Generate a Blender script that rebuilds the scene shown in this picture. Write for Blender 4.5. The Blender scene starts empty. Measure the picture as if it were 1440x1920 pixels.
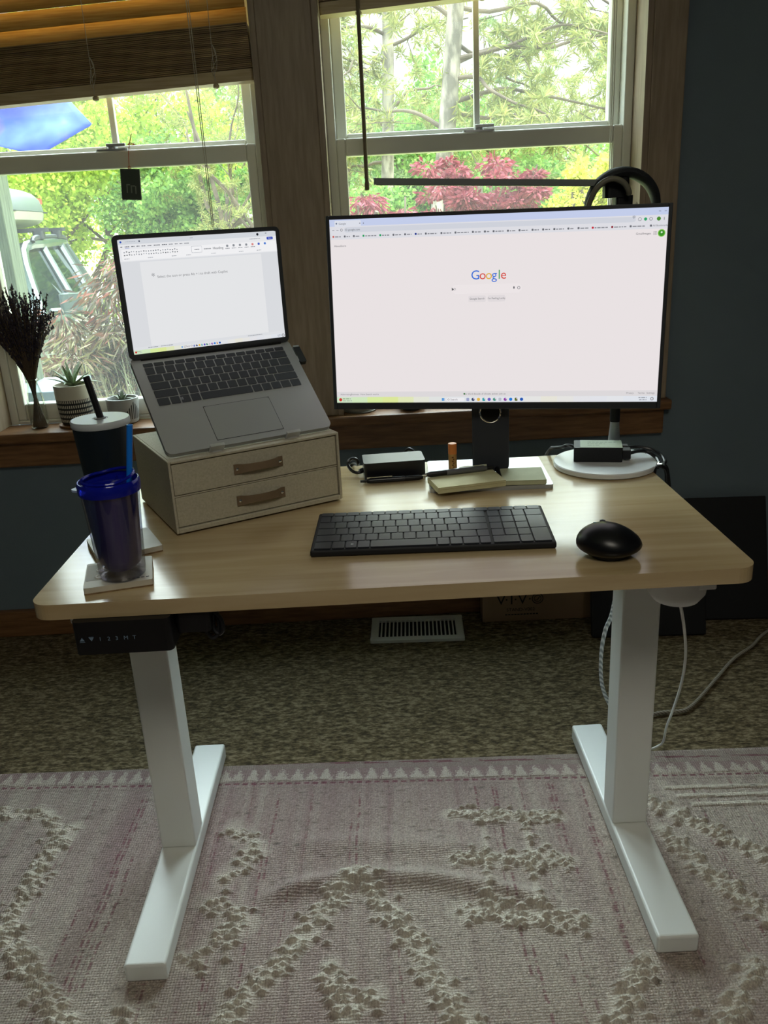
import bpy, math, random
import numpy as np
from mathutils import Matrix, Vector, Euler

random.seed(7)
rng = np.random.default_rng(11)
SC = bpy.context.scene
COL = SC.collection
R = math.radians
PI = math.pi

# ------------------------------------------------------------------ helpers
def lin(h):
    h = h.lstrip('#')
    o = []
    for i in (0, 2, 4):
        c = int(h[i:i + 2], 16) / 255
        o.append(c / 12.92 if c <= .04045 else ((c + .055) / 1.055) ** 2.4)
    return (*o, 1.0)

class MB:
    """collects shapes; build() links them as one mesh object"""
    def __init__(self):
        self.v = []; self.f = []; self.m = []; self.s = []
    def add(self, vs, fs, mi=0, smooth=False, M=None):
        b = len(self.v)
        for p in vs:
            p = Vector(p)
            self.v.append(tuple(M @ p) if M is not None else tuple(p))
        for q in fs:
            self.f.append([b + i for i in q]); self.m.append(mi); self.s.append(smooth)
        return self
    def box(self, lo, hi, mi=0, M=None):
        x0, y0, z0 = lo; x1, y1, z1 = hi
        vs = [(x0,y0,z0),(x1,y0,z0),(x1,y1,z0),(x0,y1,z0),(x0,y0,z1),(x1,y0,z1),(x1,y1,z1),(x0,y1,z1)]
        fs = [(0,3,2,1),(4,5,6,7),(0,1,5,4),(1,2,6,5),(2,3,7,6),(3,0,4,7)]
        return self.add(vs, fs, mi, False, M)
    def cbox(self, c, d, mi=0, M=None):
        return self.box([c[i] - d[i] / 2 for i in range(3)], [c[i] + d[i] / 2 for i in range(3)], mi, M)
    def prism(self, pts, z0, z1, mi=0, M=None, smooth_side=False):
        n = len(pts)
        vs = [(x, y, z0) for x, y in pts] + [(x, y, z1) for x, y in pts]
        self.add(vs, [tuple(range(n - 1, -1, -1)), tuple(range(n, 2 * n))], mi, False, M)
        return self.add(vs, [(i, (i + 1) % n, n + (i + 1) % n, n + i) for i in range(n)], mi, smooth_side, M)
    def rbox(self, lo, hi, r, mi=0, M=None, seg=6):
        return self.prism(rrect(lo[0], lo[1], hi[0], hi[1], r, seg), lo[2], hi[2], mi, M)
    def lathe(self, prof, seg=32, mi=0, M=None, smooth=True, cap=True):
        vs = []; fs = []
        for r, z in prof:
            for k in range(seg):
                a = 2 * PI * k / seg
                vs.append((r * math.cos(a), r * math.sin(a), z))
        n = len(prof)
        for i in range(n - 1):
            for k in range(seg):
                k2 = (k + 1) % seg
                fs.append((i * seg + k, i * seg + k2, (i + 1) * seg + k2, (i + 1) * seg + k))
        self.add(vs, fs, mi, smooth, M)
        if cap:
            if prof[0][0] > 1e-5: self.add(vs[:seg], [tuple(range(seg - 1, -1, -1))], mi, False, M)
            if prof[-1][0] > 1e-5: self.add(vs[-seg:], [tuple(range(seg))], mi, False, M)
        return self
    def cyl(self, c, r, h, seg=24, mi=0, M=None, r2=None):
        T = Matrix.Translation(c)
        if M is not None: T = M @ T
        return self.lathe([(r, 0), (r if r2 is None else r2, h)], seg, mi, T)
    def tube(self, pts, r, seg=8, mi=0, M=None, smooth_n=0, closed=False, flat=None):
        P = [Vector(p) for p in pts]
        if smooth_n: P = catmull(P, smooth_n, closed)
        n = len(P)
        rr = r if isinstance(r, (list, tuple)) else None
        if rr is not None and len(rr) != n:
            rr = list(np.interp(np.linspace(0, 1, n), np.linspace(0, 1, len(rr)), rr))
        nrm = None; vs = []
        for i in range(n):
            if closed: t = (P[(i + 1) % n] - P[i - 1]).normalized()
            else: t = (P[min(i + 1, n - 1)] - P[max(i - 1, 0)]).normalized()
            if nrm is None:
                nrm = t.orthogonal().normalized() if flat is None else (Vector(flat) - t * t.dot(Vector(flat))).normalized()
            else:
                nrm = nrm - t * nrm.dot(t)
                nrm = nrm.normalized() if nrm.length > 1e-6 else t.orthogonal().normalized()
            b = t.cross(nrm)
            q = rr[i] if rr is not None else r
            ra, rb = (q if not isinstance(q, tuple) else q), (q if not isinstance(q, tuple) else q)
            if flat is not None: ra, rb = q, q * 2.6
            for k in range(seg):
                a = 2 * PI * k / seg
                vs.append(P[i] + nrm * (ra * math.cos(a)) + b * (rb * math.sin(a)))
        fs = []
        for i in range(n if closed else n - 1):
            j = (i + 1) % n
            for k in range(seg):
                k2 = (k + 1) % seg
                fs.append((i * seg + k, i * seg + k2, j * seg + k2, j * seg + k))
        self.add(vs, fs, mi, True, M)
        if not closed:
            self.add(vs[:seg], [tuple(range(seg - 1, -1, -1))], mi, False, M)
            self.add(vs[-seg:], [tuple(range(seg))], mi, False, M)
        return self
    def torus(self, c, R0, r, seg=32, s2=8, mi=0, M=None):
        T = Matrix.Translation(c)
        if M is not None: T = M @ T
        return self.tube([(R0 * math.cos(2*PI*k/seg), R0 * math.sin(2*PI*k/seg), 0) for k in range(seg)], r, s2, mi, T, closed=True)
    def text(self, s, size, mi=0, M=None, align='LEFT'):
        vs, fs = text_geo(s, size, align)
        return self.add(vs, fs, mi, False, M)
    def mesh(self, name):
        me = bpy.data.meshes.new(name)
        me.from_pydata([tuple(p) for p in self.v], [], self.f)
        me.polygons.foreach_set('material_index', self.m)
        me.polygons.foreach_set('use_smooth', self.s)
        me.update()
        if any(self.s): me.set_sharp_from_angle(angle=R(38))
        return me
    def build(self, name, mats, parent=None, M=None, bevel=0, seg=2):
        me = self.mesh(name)
        for m in (mats if isinstance(mats, (list, tuple)) else [mats]): me.materials.append(m)
        return link(name, me, parent, M, bevel, seg)

def link(name, me, parent=None, M=None, bevel=0, seg=2):
    o = bpy.data.objects.new(name, me); COL.objects.link(o)
    if parent is not None: o.parent = parent
    if M is not None: o.matrix_local = M
    if bevel:
        b = o.modifiers.new('bevel', 'BEVEL'); b.width = bevel; b.segments = seg
        b.limit_method = 'ANGLE'; b.angle_limit = R(40)
    return o

def rrect(x0, y0, x1, y1, r, seg=6):
    pts = []
    for cx, cy, a0 in ((x1 - r, y1 - r, 0), (x0 + r, y1 - r, 90), (x0 + r, y0 + r, 180), (x1 - r, y0 + r, 270)):
        for k in range(seg + 1):
            a = R(a0 + 90 * k / seg); pts.append((cx + r * math.cos(a), cy + r * math.sin(a)))
    return pts

def catmull(P, n, closed=False):
    out = []; N = len(P)
    for i in range(N if closed else N - 1):
        if closed: p0, p1, p2, p3 = P[i - 1], P[i], P[(i + 1) % N], P[(i + 2) % N]
        else: p0, p1, p2, p3 = P[max(i - 1, 0)], P[i], P[i + 1], P[min(i + 2, N - 1)]
        for k in range(n):
            t = k / n
            out.append(.5 * ((2 * p1) + (p2 - p0) * t + (2 * p0 - 5 * p1 + 4 * p2 - p3) * t * t + (3 * p1 - p0 - 3 * p2 + p3) * t ** 3))
    if not closed: out.append(P[-1])
    return out

_tc = {}
def text_geo(s, size, align='LEFT'):
    k = (s, align)
    if k not in _tc:
        cu = bpy.data.curves.new('txt', 'FONT'); cu.body = s; cu.size = 1; cu.align_x = align
        cu.resolution_u = 3
        ob = bpy.data.objects.new('txt', cu); COL.objects.link(ob)
        dg = bpy.context.evaluated_depsgraph_get(); dg.update()
        me = bpy.data.meshes.new_from_object(ob.evaluated_get(dg))
        _tc[k] = ([tuple(v.co) for v in me.vertices], [tuple(p.vertices) for p in me.polygons])
        bpy.data.objects.remove(ob); bpy.data.curves.remove(cu); bpy.data.meshes.remove(me)
    vs, fs = _tc[k]
    return [(x * size, y * size, z * size) for x, y, z in vs], fs

def tag(o, label, cat, group=None):
    o['label'] = label; o['category'] = cat
    if group: o['group'] = group
    return o
def thing(name, label, cat, loc=(0, 0, 0), rz=0, group=None):
    o = bpy.data.objects.new(name, None); COL.objects.link(o)
    o.location = loc; o.rotation_euler = (0, 0, rz); o.empty_display_size = .05
    return tag(o, label, cat, group)
def struct(o):
    o['kind'] = 'structure'; return o
def sempty(name, loc=(0, 0, 0)):
    o = bpy.data.objects.new(name, None); COL.objects.link(o); o.location = loc
    return struct(o)
def T(x, y, z): return Matrix.Translation((x, y, z))
def RX(a): return Matrix.Rotation(R(a), 4, 'X')
def RY(a): return Matrix.Rotation(R(a), 4, 'Y')
def RZ(a): return Matrix.Rotation(R(a), 4, 'Z')
STAND = RX(90)      # lays an XY drawing upright, facing -y

# ------------------------------------------------------------------ materials
def nt(name):
    m = bpy.data.materials.new(name); m.use_nodes = True
    n = m.node_tree.nodes; n.clear()
    out = n.new('ShaderNodeOutputMaterial')
    return m, m.node_tree, n, m.node_tree.links, out
def mat(name, c, rough=.5, metal=0, c2=None, scale=20, stretch=(1, 1, 1), bump=0, bscale=None, detail=4, spec=.5, coat=0, sheen=0, contrast=(.35, .65), trans=0, ior=1.45):
    m, t, n, l, out = nt(name)
    b = n.new('ShaderNodeBsdfPrincipled'); l.new(b.outputs[0], out.inputs[0])
    c = lin(c) if isinstance(c, str) else c
    b.inputs['Base Color'].default_value = c
    b.inputs['Roughness'].default_value = rough; b.inputs['Metallic'].default_value = metal
    b.inputs['Specular IOR Level'].default_value = spec
    b.inputs['Coat Weight'].default_value = coat; b.inputs['Coat Roughness'].default_value = .1
    b.inputs['Sheen Weight'].default_value = sheen
    b.inputs['Transmission Weight'].default_value = trans; b.inputs['IOR'].default_value = ior
    if c2 or bump:
        tc = n.new('ShaderNodeTexCoord'); mp = n.new('ShaderNodeMapping'); mp.inputs['Scale'].default_value = stretch
        l.new(tc.outputs['Object'], mp.inputs[0])
        if c2:
            no = n.new('ShaderNodeTexNoise'); no.inputs['Scale'].default_value = scale; no.inputs['Detail'].default_value = detail
            l.new(mp.outputs[0], no.inputs['Vector'])
            r = n.new('ShaderNodeValToRGB'); r.color_ramp.elements[0].color = c; r.color_ramp.elements[1].color = lin(c2) if isinstance(c2, str) else c2
            r.color_ramp.elements[0].position, r.color_ramp.elements[1].position = contrast
            l.new(no.outputs[0], r.inputs[0]); l.new(r.outputs[0], b.inputs['Base Color'])
        if bump:
            n2 = n.new('ShaderNodeTexNoise'); n2.inputs['Scale'].default_value = bscale or scale; n2.inputs['Detail'].default_value = 3
            l.new(mp.outputs[0], n2.inputs['Vector'])
            bu = n.new('ShaderNodeBump'); bu.inputs['Strength'].default_value = bump; bu.inputs['Distance'].default_value = .002
            l.new(n2.outputs[0], bu.inputs['Height']); l.new(bu.outputs[0], b.inputs['Normal'])
    return m
def emit(name, c, s=1):
    m, t, n, l, out = nt(name)
    e = n.new('ShaderNodeEmission'); e.inputs[0].default_value = lin(c) if isinstance(c, str) else c; e.inputs[1].default_value = s
    l.new(e.outputs[0], out.inputs[0]); return m
def clear(name, tint='#ffffff', gloss=.08, rough=.02, haze=0):
    """thin clear sheet: mostly passes light straight on, with a faint surface reflection"""
    m, t, n, l, out = nt(name)
    a = n.new('ShaderNodeBsdfTransparent'); a.inputs[0].default_value = lin(tint)
    g = n.new('ShaderNodeBsdfGlossy'); g.inputs['Roughness'].default_value = rough
    lw = n.new('ShaderNodeLayerWeight'); lw.inputs[0].default_value = .25
    mu = n.new('ShaderNodeMath'); mu.operation = 'MULTIPLY_ADD'; mu.inputs[1].default_value = .5; mu.inputs[2].default_value = gloss * .4
    l.new(lw.outputs['Fresnel'], mu.inputs[0])
    x = n.new('ShaderNodeMixShader'); l.new(mu.outputs[0], x.inputs[0]); l.new(a.outputs[0], x.inputs[1]); l.new(g.outputs[0], x.inputs[2])
    if haze:  # veil of glare over the outdoor view, put into the pane itself
        d = n.new('ShaderNodeBsdfTranslucent'); y = n.new('ShaderNodeMixShader'); y.inputs[0].default_value = haze
        l.new(x.outputs[0], y.inputs[1]); l.new(d.outputs[0], y.inputs[2]); x = y
    l.new(x.outputs[0], out.inputs[0]); return m
def leaf(name, c1, c2, c3=None, tr=.5, rough=.6):
    m, t, n, l, out = nt(name)
    g = n.new('ShaderNodeNewGeometry'); r = n.new('ShaderNodeValToRGB')
    e = r.color_ramp.elements; e[0].color = lin(c1); e[1].color = lin(c2)
    if c3: q = e.new(.5); q.color = lin(c3)
    l.new(g.outputs['Random Per Island'], r.inputs[0])
    d = n.new('ShaderNodeBsdfPrincipled'); d.inputs['Roughness'].default_value = rough; d.inputs['Specular IOR Level'].default_value = .3
    l.new(r.outputs[0], d.inputs['Base Color'])
    s = n.new('ShaderNodeBsdfTranslucent'); l.new(r.outputs[0], s.inputs[0])
    x = n.new('ShaderNodeMixShader'); x.inputs[0].default_value = tr
    l.new(d.outputs[0], x.inputs[1]); l.new(s.outputs[0], x.inputs[2]); l.new(x.outputs[0], out.inputs[0])
    return m
_em = {}
def ui(c, k=1.0):
    key = (c, k)
    if key not in _em: _em[key] = emit('screen_' + c.strip('#'), c, k)
    return _em[key]

M = {}
M['white_metal'] = mat('white_powder_coat', '#e2e4e0', .34, 0, bump=.05, bscale=900)
M['blackplastic'] = mat('black_plastic', '#0c0d10', .42)
M['black_matte'] = mat('black_matte', '#111317', .6)
M['dark_key'] = mat('dark_key_plastic', '#2a2e36', .36, bump=.03, bscale=400)
M['steel'] = mat('brushed_aluminium', '#cfd1d2', .32, .6)
M['chrome'] = mat('chrome', '#e6e8ea', .08, 1)
M['laptop'] = mat('grey_aluminium', '#a9abac', .42, .4)
M['laptop_key'] = mat('laptop_key_grey', '#34383d', .55)
M['wood_trim'] = mat('stained_fir_trim', '#86613f', .42, 0, '#6c4a2d', 9, (1.2, 12, 12), .08, 40)
M['wood_trim_v'] = mat('stained_fir_upright_glare', '#a2907b', .42, 0, '#907f6a', 9, (12, 12, 1.2), .08, 40)  # same fir as the trim, window glare put into its paler, greyer colour
M['vinyl'] = mat('white_vinyl', '#dcdcd2', .4)
M['wall'] = mat('slate_blue_paint', '#6c7a82', .75, 0, '#66747d', 3, bump=.15, bscale=220)
M['plain_wall'] = mat('grey_blue_paint', '#6d7478', .85)
M['ceiling'] = mat('ceiling_paint', '#d8d6d0', .9)
M['siding'] = mat('house_siding', '#7b8a86', .7)
M['glass'] = clear('window_glass', '#f6faf6', haze=.022)
M['acrylic'] = clear('clear_acrylic', '#f4f6ff', .3)
M['vase_glass'] = clear('vase_glass', '#f6faf5', .25)

def wood_top():
    m, t, n, l, out = nt('pale_maple_laminate')
    b = n.new('ShaderNodeBsdfPrincipled'); l.new(b.outputs[0], out.inputs[0])
    tc = n.new('ShaderNodeTexCoord'); mp = n.new('ShaderNodeMapping'); mp.inputs['Scale'].default_value = (1.1, 16, 16)
    l.new(tc.outputs['Object'], mp.inputs[0])
    a = n.new('ShaderNodeTexNoise'); a.inputs['Scale'].default_value = 2.2; a.inputs['Detail'].default_value = 6; a.inputs['Distortion'].default_value = .6
    l.new(mp.outputs[0], a.inputs['Vector'])
    r = n.new('ShaderNodeValToRGB'); e = r.color_ramp.elements
    e[0].position = .3; e[0].color = lin('#ab946c'); e[1].position = .7; e[1].color = lin('#c1ad88')
    l.new(a.outputs[0], r.inputs[0]); l.new(r.outputs[0], b.inputs['Base Color'])
    b.inputs['Roughness'].default_value = .17; b.inputs['Specular IOR Level'].default_value = 1.0
    return m
M['desk'] = wood_top()

def carpet():
    m, t, n, l, out = nt('speckled_brown_carpet')
    b = n.new('ShaderNodeBsdfPrincipled'); l.new(b.outputs[0], out.inputs[0])
    tc = n.new('ShaderNodeTexCoord')
    mp = n.new('ShaderNodeMapping'); mp.inputs['Scale'].default_value = (.55, 1.2, 1); l.new(tc.outputs['Object'], mp.inputs[0])
    a = n.new('ShaderNodeTexNoise'); a.inputs['Scale'].default_value = 95; a.inputs['Detail'].default_value = 3; a.inputs['Roughness'].default_value = .7
    l.new(mp.outputs[0], a.inputs['Vector'])
    r = n.new('ShaderNodeValToRGB'); e = r.color_ramp.elements
    e[0].position = .36; e[0].color = lin('#40382a'); e[1].position = .68; e[1].color = lin('#8f8168')
    q = e.new(.5); q.color = lin('#61563f')
    l.new(a.outputs[0], r.inputs[0]); l.new(r.outputs[0], b.inputs['Base Color'])
    b.inputs['Roughness'].default_value = .95; b.inputs['Specular IOR Level'].default_value = .1
    bu = n.new('ShaderNodeBump'); bu.inputs['Strength'].default_value = .8; bu.inputs['Distance'].default_value = .006
    l.new(a.outputs[0], bu.inputs['Height']); l.new(bu.outputs[0], b.inputs['Normal'])
    return m
M['carpet'] = carpet()

def rug_mat():
    m, t, n, l, out = nt('woven_rug')
    b = n.new('ShaderNodeBsdfPrincipled'); l.new(b.outputs[0], out.inputs[0])
    at = n.new('ShaderNodeAttribute'); at.attribute_name = 'yarn'
    tc = n.new('ShaderNodeTexCoord')
    a = n.new('ShaderNodeTexNoise'); a.inputs['Scale'].default_value = 380; a.inputs['Detail'].default_value = 2
    l.new(tc.outputs['Object'], a.inputs['Vector'])
    mr = n.new('ShaderNodeMapRange'); mr.inputs[1].default_value = .3; mr.inputs[2].default_value = .7; mr.inputs[3].default_value = .78; mr.inputs[4].default_value = 1.15
    l.new(a.outputs[0], mr.inputs[0])
    mx = n.new('ShaderNodeMix'); mx.data_type = 'RGBA'; mx.blend_type = 'MULTIPLY'; mx.inputs[0].default_value = 1
    l.new(at.outputs['Color'], mx.inputs[6]); l.new(mr.outputs[0], mx.inputs[7]); l.new(mx.outputs[2], b.inputs['Base Color'])
    b.inputs['Roughness'].default_value = .92; b.inputs['Specular IOR Level'].default_value = .15
    w1 = n.new('ShaderNodeTexWave'); w1.inputs['Scale'].default_value = 62; w1.bands_direction = 'X'
    w2 = n.new('ShaderNodeTexWave'); w2.inputs['Scale'].default_value = 60; w2.bands_direction = 'Y'
    for w in (w1, w2): l.new(tc.outputs['Object'], w.inputs['Vector']); w.inputs['Distortion'].default_value = 3.0; w.inputs['Detail Scale'].default_value = 2.5
    ad = n.new('ShaderNodeMath'); ad.operation = 'ADD'; l.new(w1.outputs[1], ad.inputs[0]); l.new(w2.outputs[1], ad.inputs[1])
    bu = n.new('ShaderNodeBump'); bu.inputs['Strength'].default_value = .6; bu.inputs['Distance'].default_value = .002
    l.new(ad.outputs[0], bu.inputs['Height']); l.new(bu.outputs[0], b.inputs['Normal'])
    return m

# ------------------------------------------------------------------ room shell
YT, YW, YV, YG, YO = 1.365, 1.388, 1.468, 1.50, 1.56     # trim face, wall face, vinyl face, glass, outer wall face
W1 = (-1.137, -.272); W2 = (-.120, .745)                   # window openings
ZS, ZT = .66, 2.12                                         # sill top, opening top
XL, XR, YB, ZC = -1.95, 2.3, -2.9, 2.45
b = MB(); b.box((XL - .1, YB - .1, -.15), (XR + .1, YO, -.004)); struct(b.build('floor', M['carpet']))
b = MB(); b.box((XL - .3, YB - .1, ZC), (XR + .3, YO + .02, ZC + .15)); struct(b.build('ceiling', M['ceiling']))
b = MB()
b.box((XL, YW, 0), (W1[0], YO, ZC)); b.box((W1[1], YW, 0), (W2[0], YO, ZC)); b.box((W2[1], YW, 0), (XR, YO, ZC))
for w in (W1, W2):
    b.box((w[0], YW, 0), (w[1], YO, ZS - .035)); b.box((w[0], YW, ZT + .02), (w[1], YO, ZC))
struct(b.build('wall_front', M['wall']))
b = MB(); b.box((XL - .12, YB, 0), (XL, YO, ZC)); struct(b.build('wall_left', M['plain_wall']))
b = MB(); b.box((XR, YB, 0), (XR + .12, YO, ZC)); struct(b.build('wall_right', M['plain_wall']))
b = MB(); b.box((XL, YB - .12, 0), (XR, YB, ZC)); struct(b.build('wall_back', M['plain_wall']))
b = MB(); b.box((XL, 1.366, -.003), (XR, YW, .085)); struct(b.build('baseboard_front', M['wood_trim'], bevel=.004))
# casing: left jamb casing, the broad one between the windows, right one, head, sill board, apron
def trim(i, lo, hi, m='wood_trim_v', bev=.003):
    b = MB(); b.box(lo, hi); return struct(b.build('trim_%d' % i, M[m], bevel=bev))
trim(1, (W1[0] - .092, YT, ZS), (W1[0] - .004, YW - .0005, ZT + .09))
trim(2, (W1[1] + .004, YT, ZS), (W2[0] - .004, YW - .0005, ZT + .09))
trim(3, (W2[1] + .004, YT, ZS), (W2[1] + .092, YW - .0005, ZT + .09))
trim(4, (W1[0] - .092, YT - .004, ZT + .004), (W2[1] + .092, YW - .0005, ZT + .1), 'wood_trim')
trim(5, (W1[0] - .105, YT - .022, ZS - .03), (W2[1] + .105, YV + .006, ZS), 'wood_trim', .006)
trim(6, (W1[0] - .09, YT, ZS - .105), (W2[1] + .09, YW - .0005, ZS - .03), 'wood_trim', .004)
k = 7
for w in (W1, W2):
    trim(k, (w[0] - .004, YT + .003, ZS), (w[0] + .012, YV + .004, ZT), 'wood_trim_v', .001); k += 1
    trim(k, (w[1] - .012, YT + .003, ZS), (w[1] + .004, YV + .004, ZT), 'wood_trim_v', .001); k += 1
    trim(k, (w[0] + .012, YT + .003, ZT - .012), (w[1] - .012, YV + .004, ZT + .004), 'wood_trim', .001); k += 1

def frame4(b, x0, x1, z0, z1, tl, tr, tb, tt, y0, y1, mi=0):
    b.box((x0, y0, z0), (x0 + tl, y1, z1), mi); b.box((x1 - tr, y0, z0), (x1, y1, z1), mi)
    b.box((x0 + tl, y0, z0), (x1 - tr, y1, z0 + tb), mi); b.box((x0 + tl, y0, z1 - tt), (x1 - tr, y1, z1), mi)

def window(i, w, tagc):
    e = sempty('window_%d' % i, (sum(w) / 2, YV, ZS))
    h = .4205                                        # half width between jamb liners
    top = ZT - .012 - ZS
    b = MB(); frame4(b, -h, h, 0, top, .024, .024, .012, .03, 0, .09); b.build('window_frame', M['vinyl'], e, bevel=.003)
    # lower sash (inner track)
    b = MB(); frame4(b, -h + .024, h - .024, .012, .752, .026, .026, .05, .046, .003, .042); b.build('lower_sash', M['vinyl'], e, bevel=.004)
    # upper sash (outer track)
    b = MB(); frame4(b, -h + .024, h - .024, .725, top - .03, .030, .030, .042, .035, .045, .082); b.build('upper_sash', M['vinyl'], e, bevel=.004)
    b = MB(); b.box((-h + .05, .021, .062), (h - .05, .025, .706)); b.build('glass_pane', M['glass'], e)
    b = MB(); b.box((-h + .054, .062, .767), (h - .054, .066, top - .065)); b.build('glass_pane', M['glass'], e)
    b = MB(); b.box((-.008, .054, .76), (.008, .073, top - .06)); b.build('muntin', M['vinyl'], e, bevel=.002)
    b = MB(); b.rbox((-.045, .006, .752), (.045, .036, .757), .008)
    b.cyl((0, .02, .757), .014, .008, 16); b.box((-.012, .0, .762), (.04, .012, .770)); b.build('sash_latch', M['steel'], e, bevel=.001)
    return e
window(1, W1, 'l'); window(2, W2, 'r')

# ------------------------------------------------------------------ blinds
M['blind'] = mat('honey_wood_slat', '#cda45c', .4, 0, '#b5863f', 10, (1, 20, 20))
M['blind_rail'] = mat('pale_wood_rail', '#c9b690', .45, 0, '#b39c74', 10, (1, 20, 20))
M['stack'] = mat('wood_slat_stack', '#a68c60', .5, 0, '#7b643f', 6, (1, 18, 18))
M['cord'] = mat('pale_cord', '#c9c2b0', .8)
M['dark_wood'] = mat('dark_wand_wood', '#76694f', .45)
def blind(name, label, w, zbot, slope, ztop_stack, cords, wand=None):
    x0, x1 = w[0] + .016, w[1] - .014
    e = thing(name, label, 'window blind', ((x0 + x1) / 2, 1.415, zbot), 0, 'wood blinds')
    h = (x1 - x0) / 2; top = ZT - .02 - zbot
    ty = Matrix.Rotation(-math.atan(slope), 4, 'Y')
    b = MB(); b.rbox((-h, -.026, 0), (h, .026, .028), .008, M=ty); b.build('bottom_rail', M['blind_rail'], e, bevel=.003)
    n = int((ztop_stack - .03) / .0042); b = MB()
    for i in range(n):
        z = .030 + i * .0042
        b.box((-h, -.025 + random.uniform(-.0012, .0012), z), (h, .025, z + .0031), M=ty)
    if n > 0: b.build('slat_stack', M['stack'], e)
    b = MB(); z = ztop_stack + .017
    while z < top - .05:
        b.cbox((0, 0, 0), (2 * h, .050, .003), M=ty @ T(0, 0, z) @ RX(64)); z += .042
    if b.v: b.build('slats', M['blind'], e)
    b = MB(); b.box((-h, -.028, top - .05), (h, .028, top)); b.build('head_rail', M['blind'], e, bevel=.003)
    for cx in (-h + .12 * 2 * h, h - .12 * 2 * h, 0) if ztop_stack > .05 else (-h + .1, h - .1):
        z0 = -cx * -slope
        b = MB()
        for dy in (-.029, .029): b.tube([(cx, dy, z0 + .005), (cx, dy, top - .04)], .0009, 6)
        for zz in range(3): b.tube([(cx - .006, -.030, z0 + .03), (cx, -.033, z0 + .02 + zz * .02), (cx + .01, -.031, z0 + .05 + zz * .01), (cx + .002, -.03, z0 + .09)], .0008, 5, smooth_n=4)
        b.build('ladder_cord', M['cord'], e)
        b = MB(); b.lathe([(.004, 0), (.008, .002), (.0085, .008), (.004, .012)], 14, M=T(cx, -.022, z0 - .011)); b.build('cord_button', M['blind_rail'], e)
    for cx, zlow in cords:
        b = MB(); b.tube([(cx - .002, -.033, top - .05), (cx, -.034, top * .5), (cx + .004, -.034, zlow - zbot)], .0012, 6, smooth_n=6)
        b.tube([(cx + .006, -.033, top - .05), (cx + .006, -.035, top * .5), (cx + .008, -.034, zlow - zbot)], .0012, 6, smooth_n=6)
        b.build('lift_cord', M['cord'], e)
    if wand:
        wx, wz = wand
        b = MB(); b.tube([(wx, -.03, top - .045), (wx - .002, -.031, .1), (wx - .003, -.031, wz - zbot)], [.0045, .0052, .0055], 10)
        b.lathe([(.005, 0), (.0065, .003), (.0065, .02), (.004, .024)], 12, M=T(wx - .003, -.031, wz - zbot - .012)); b.build('tilt_wand', M['dark_wood'], e)
    return e
blind('wood_blind', 'honey wood blind half lowered over the left window, slats bunched above its bottom rail', W1, 1.538, .045, .135, [(.265, 1.20)])
blind('wood_blind', 'wood blind drawn most of the way up over the right window with long dark wand', W2, 1.722, .06, .13, [(.335, .95)], (-.316, 1.285))

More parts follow.
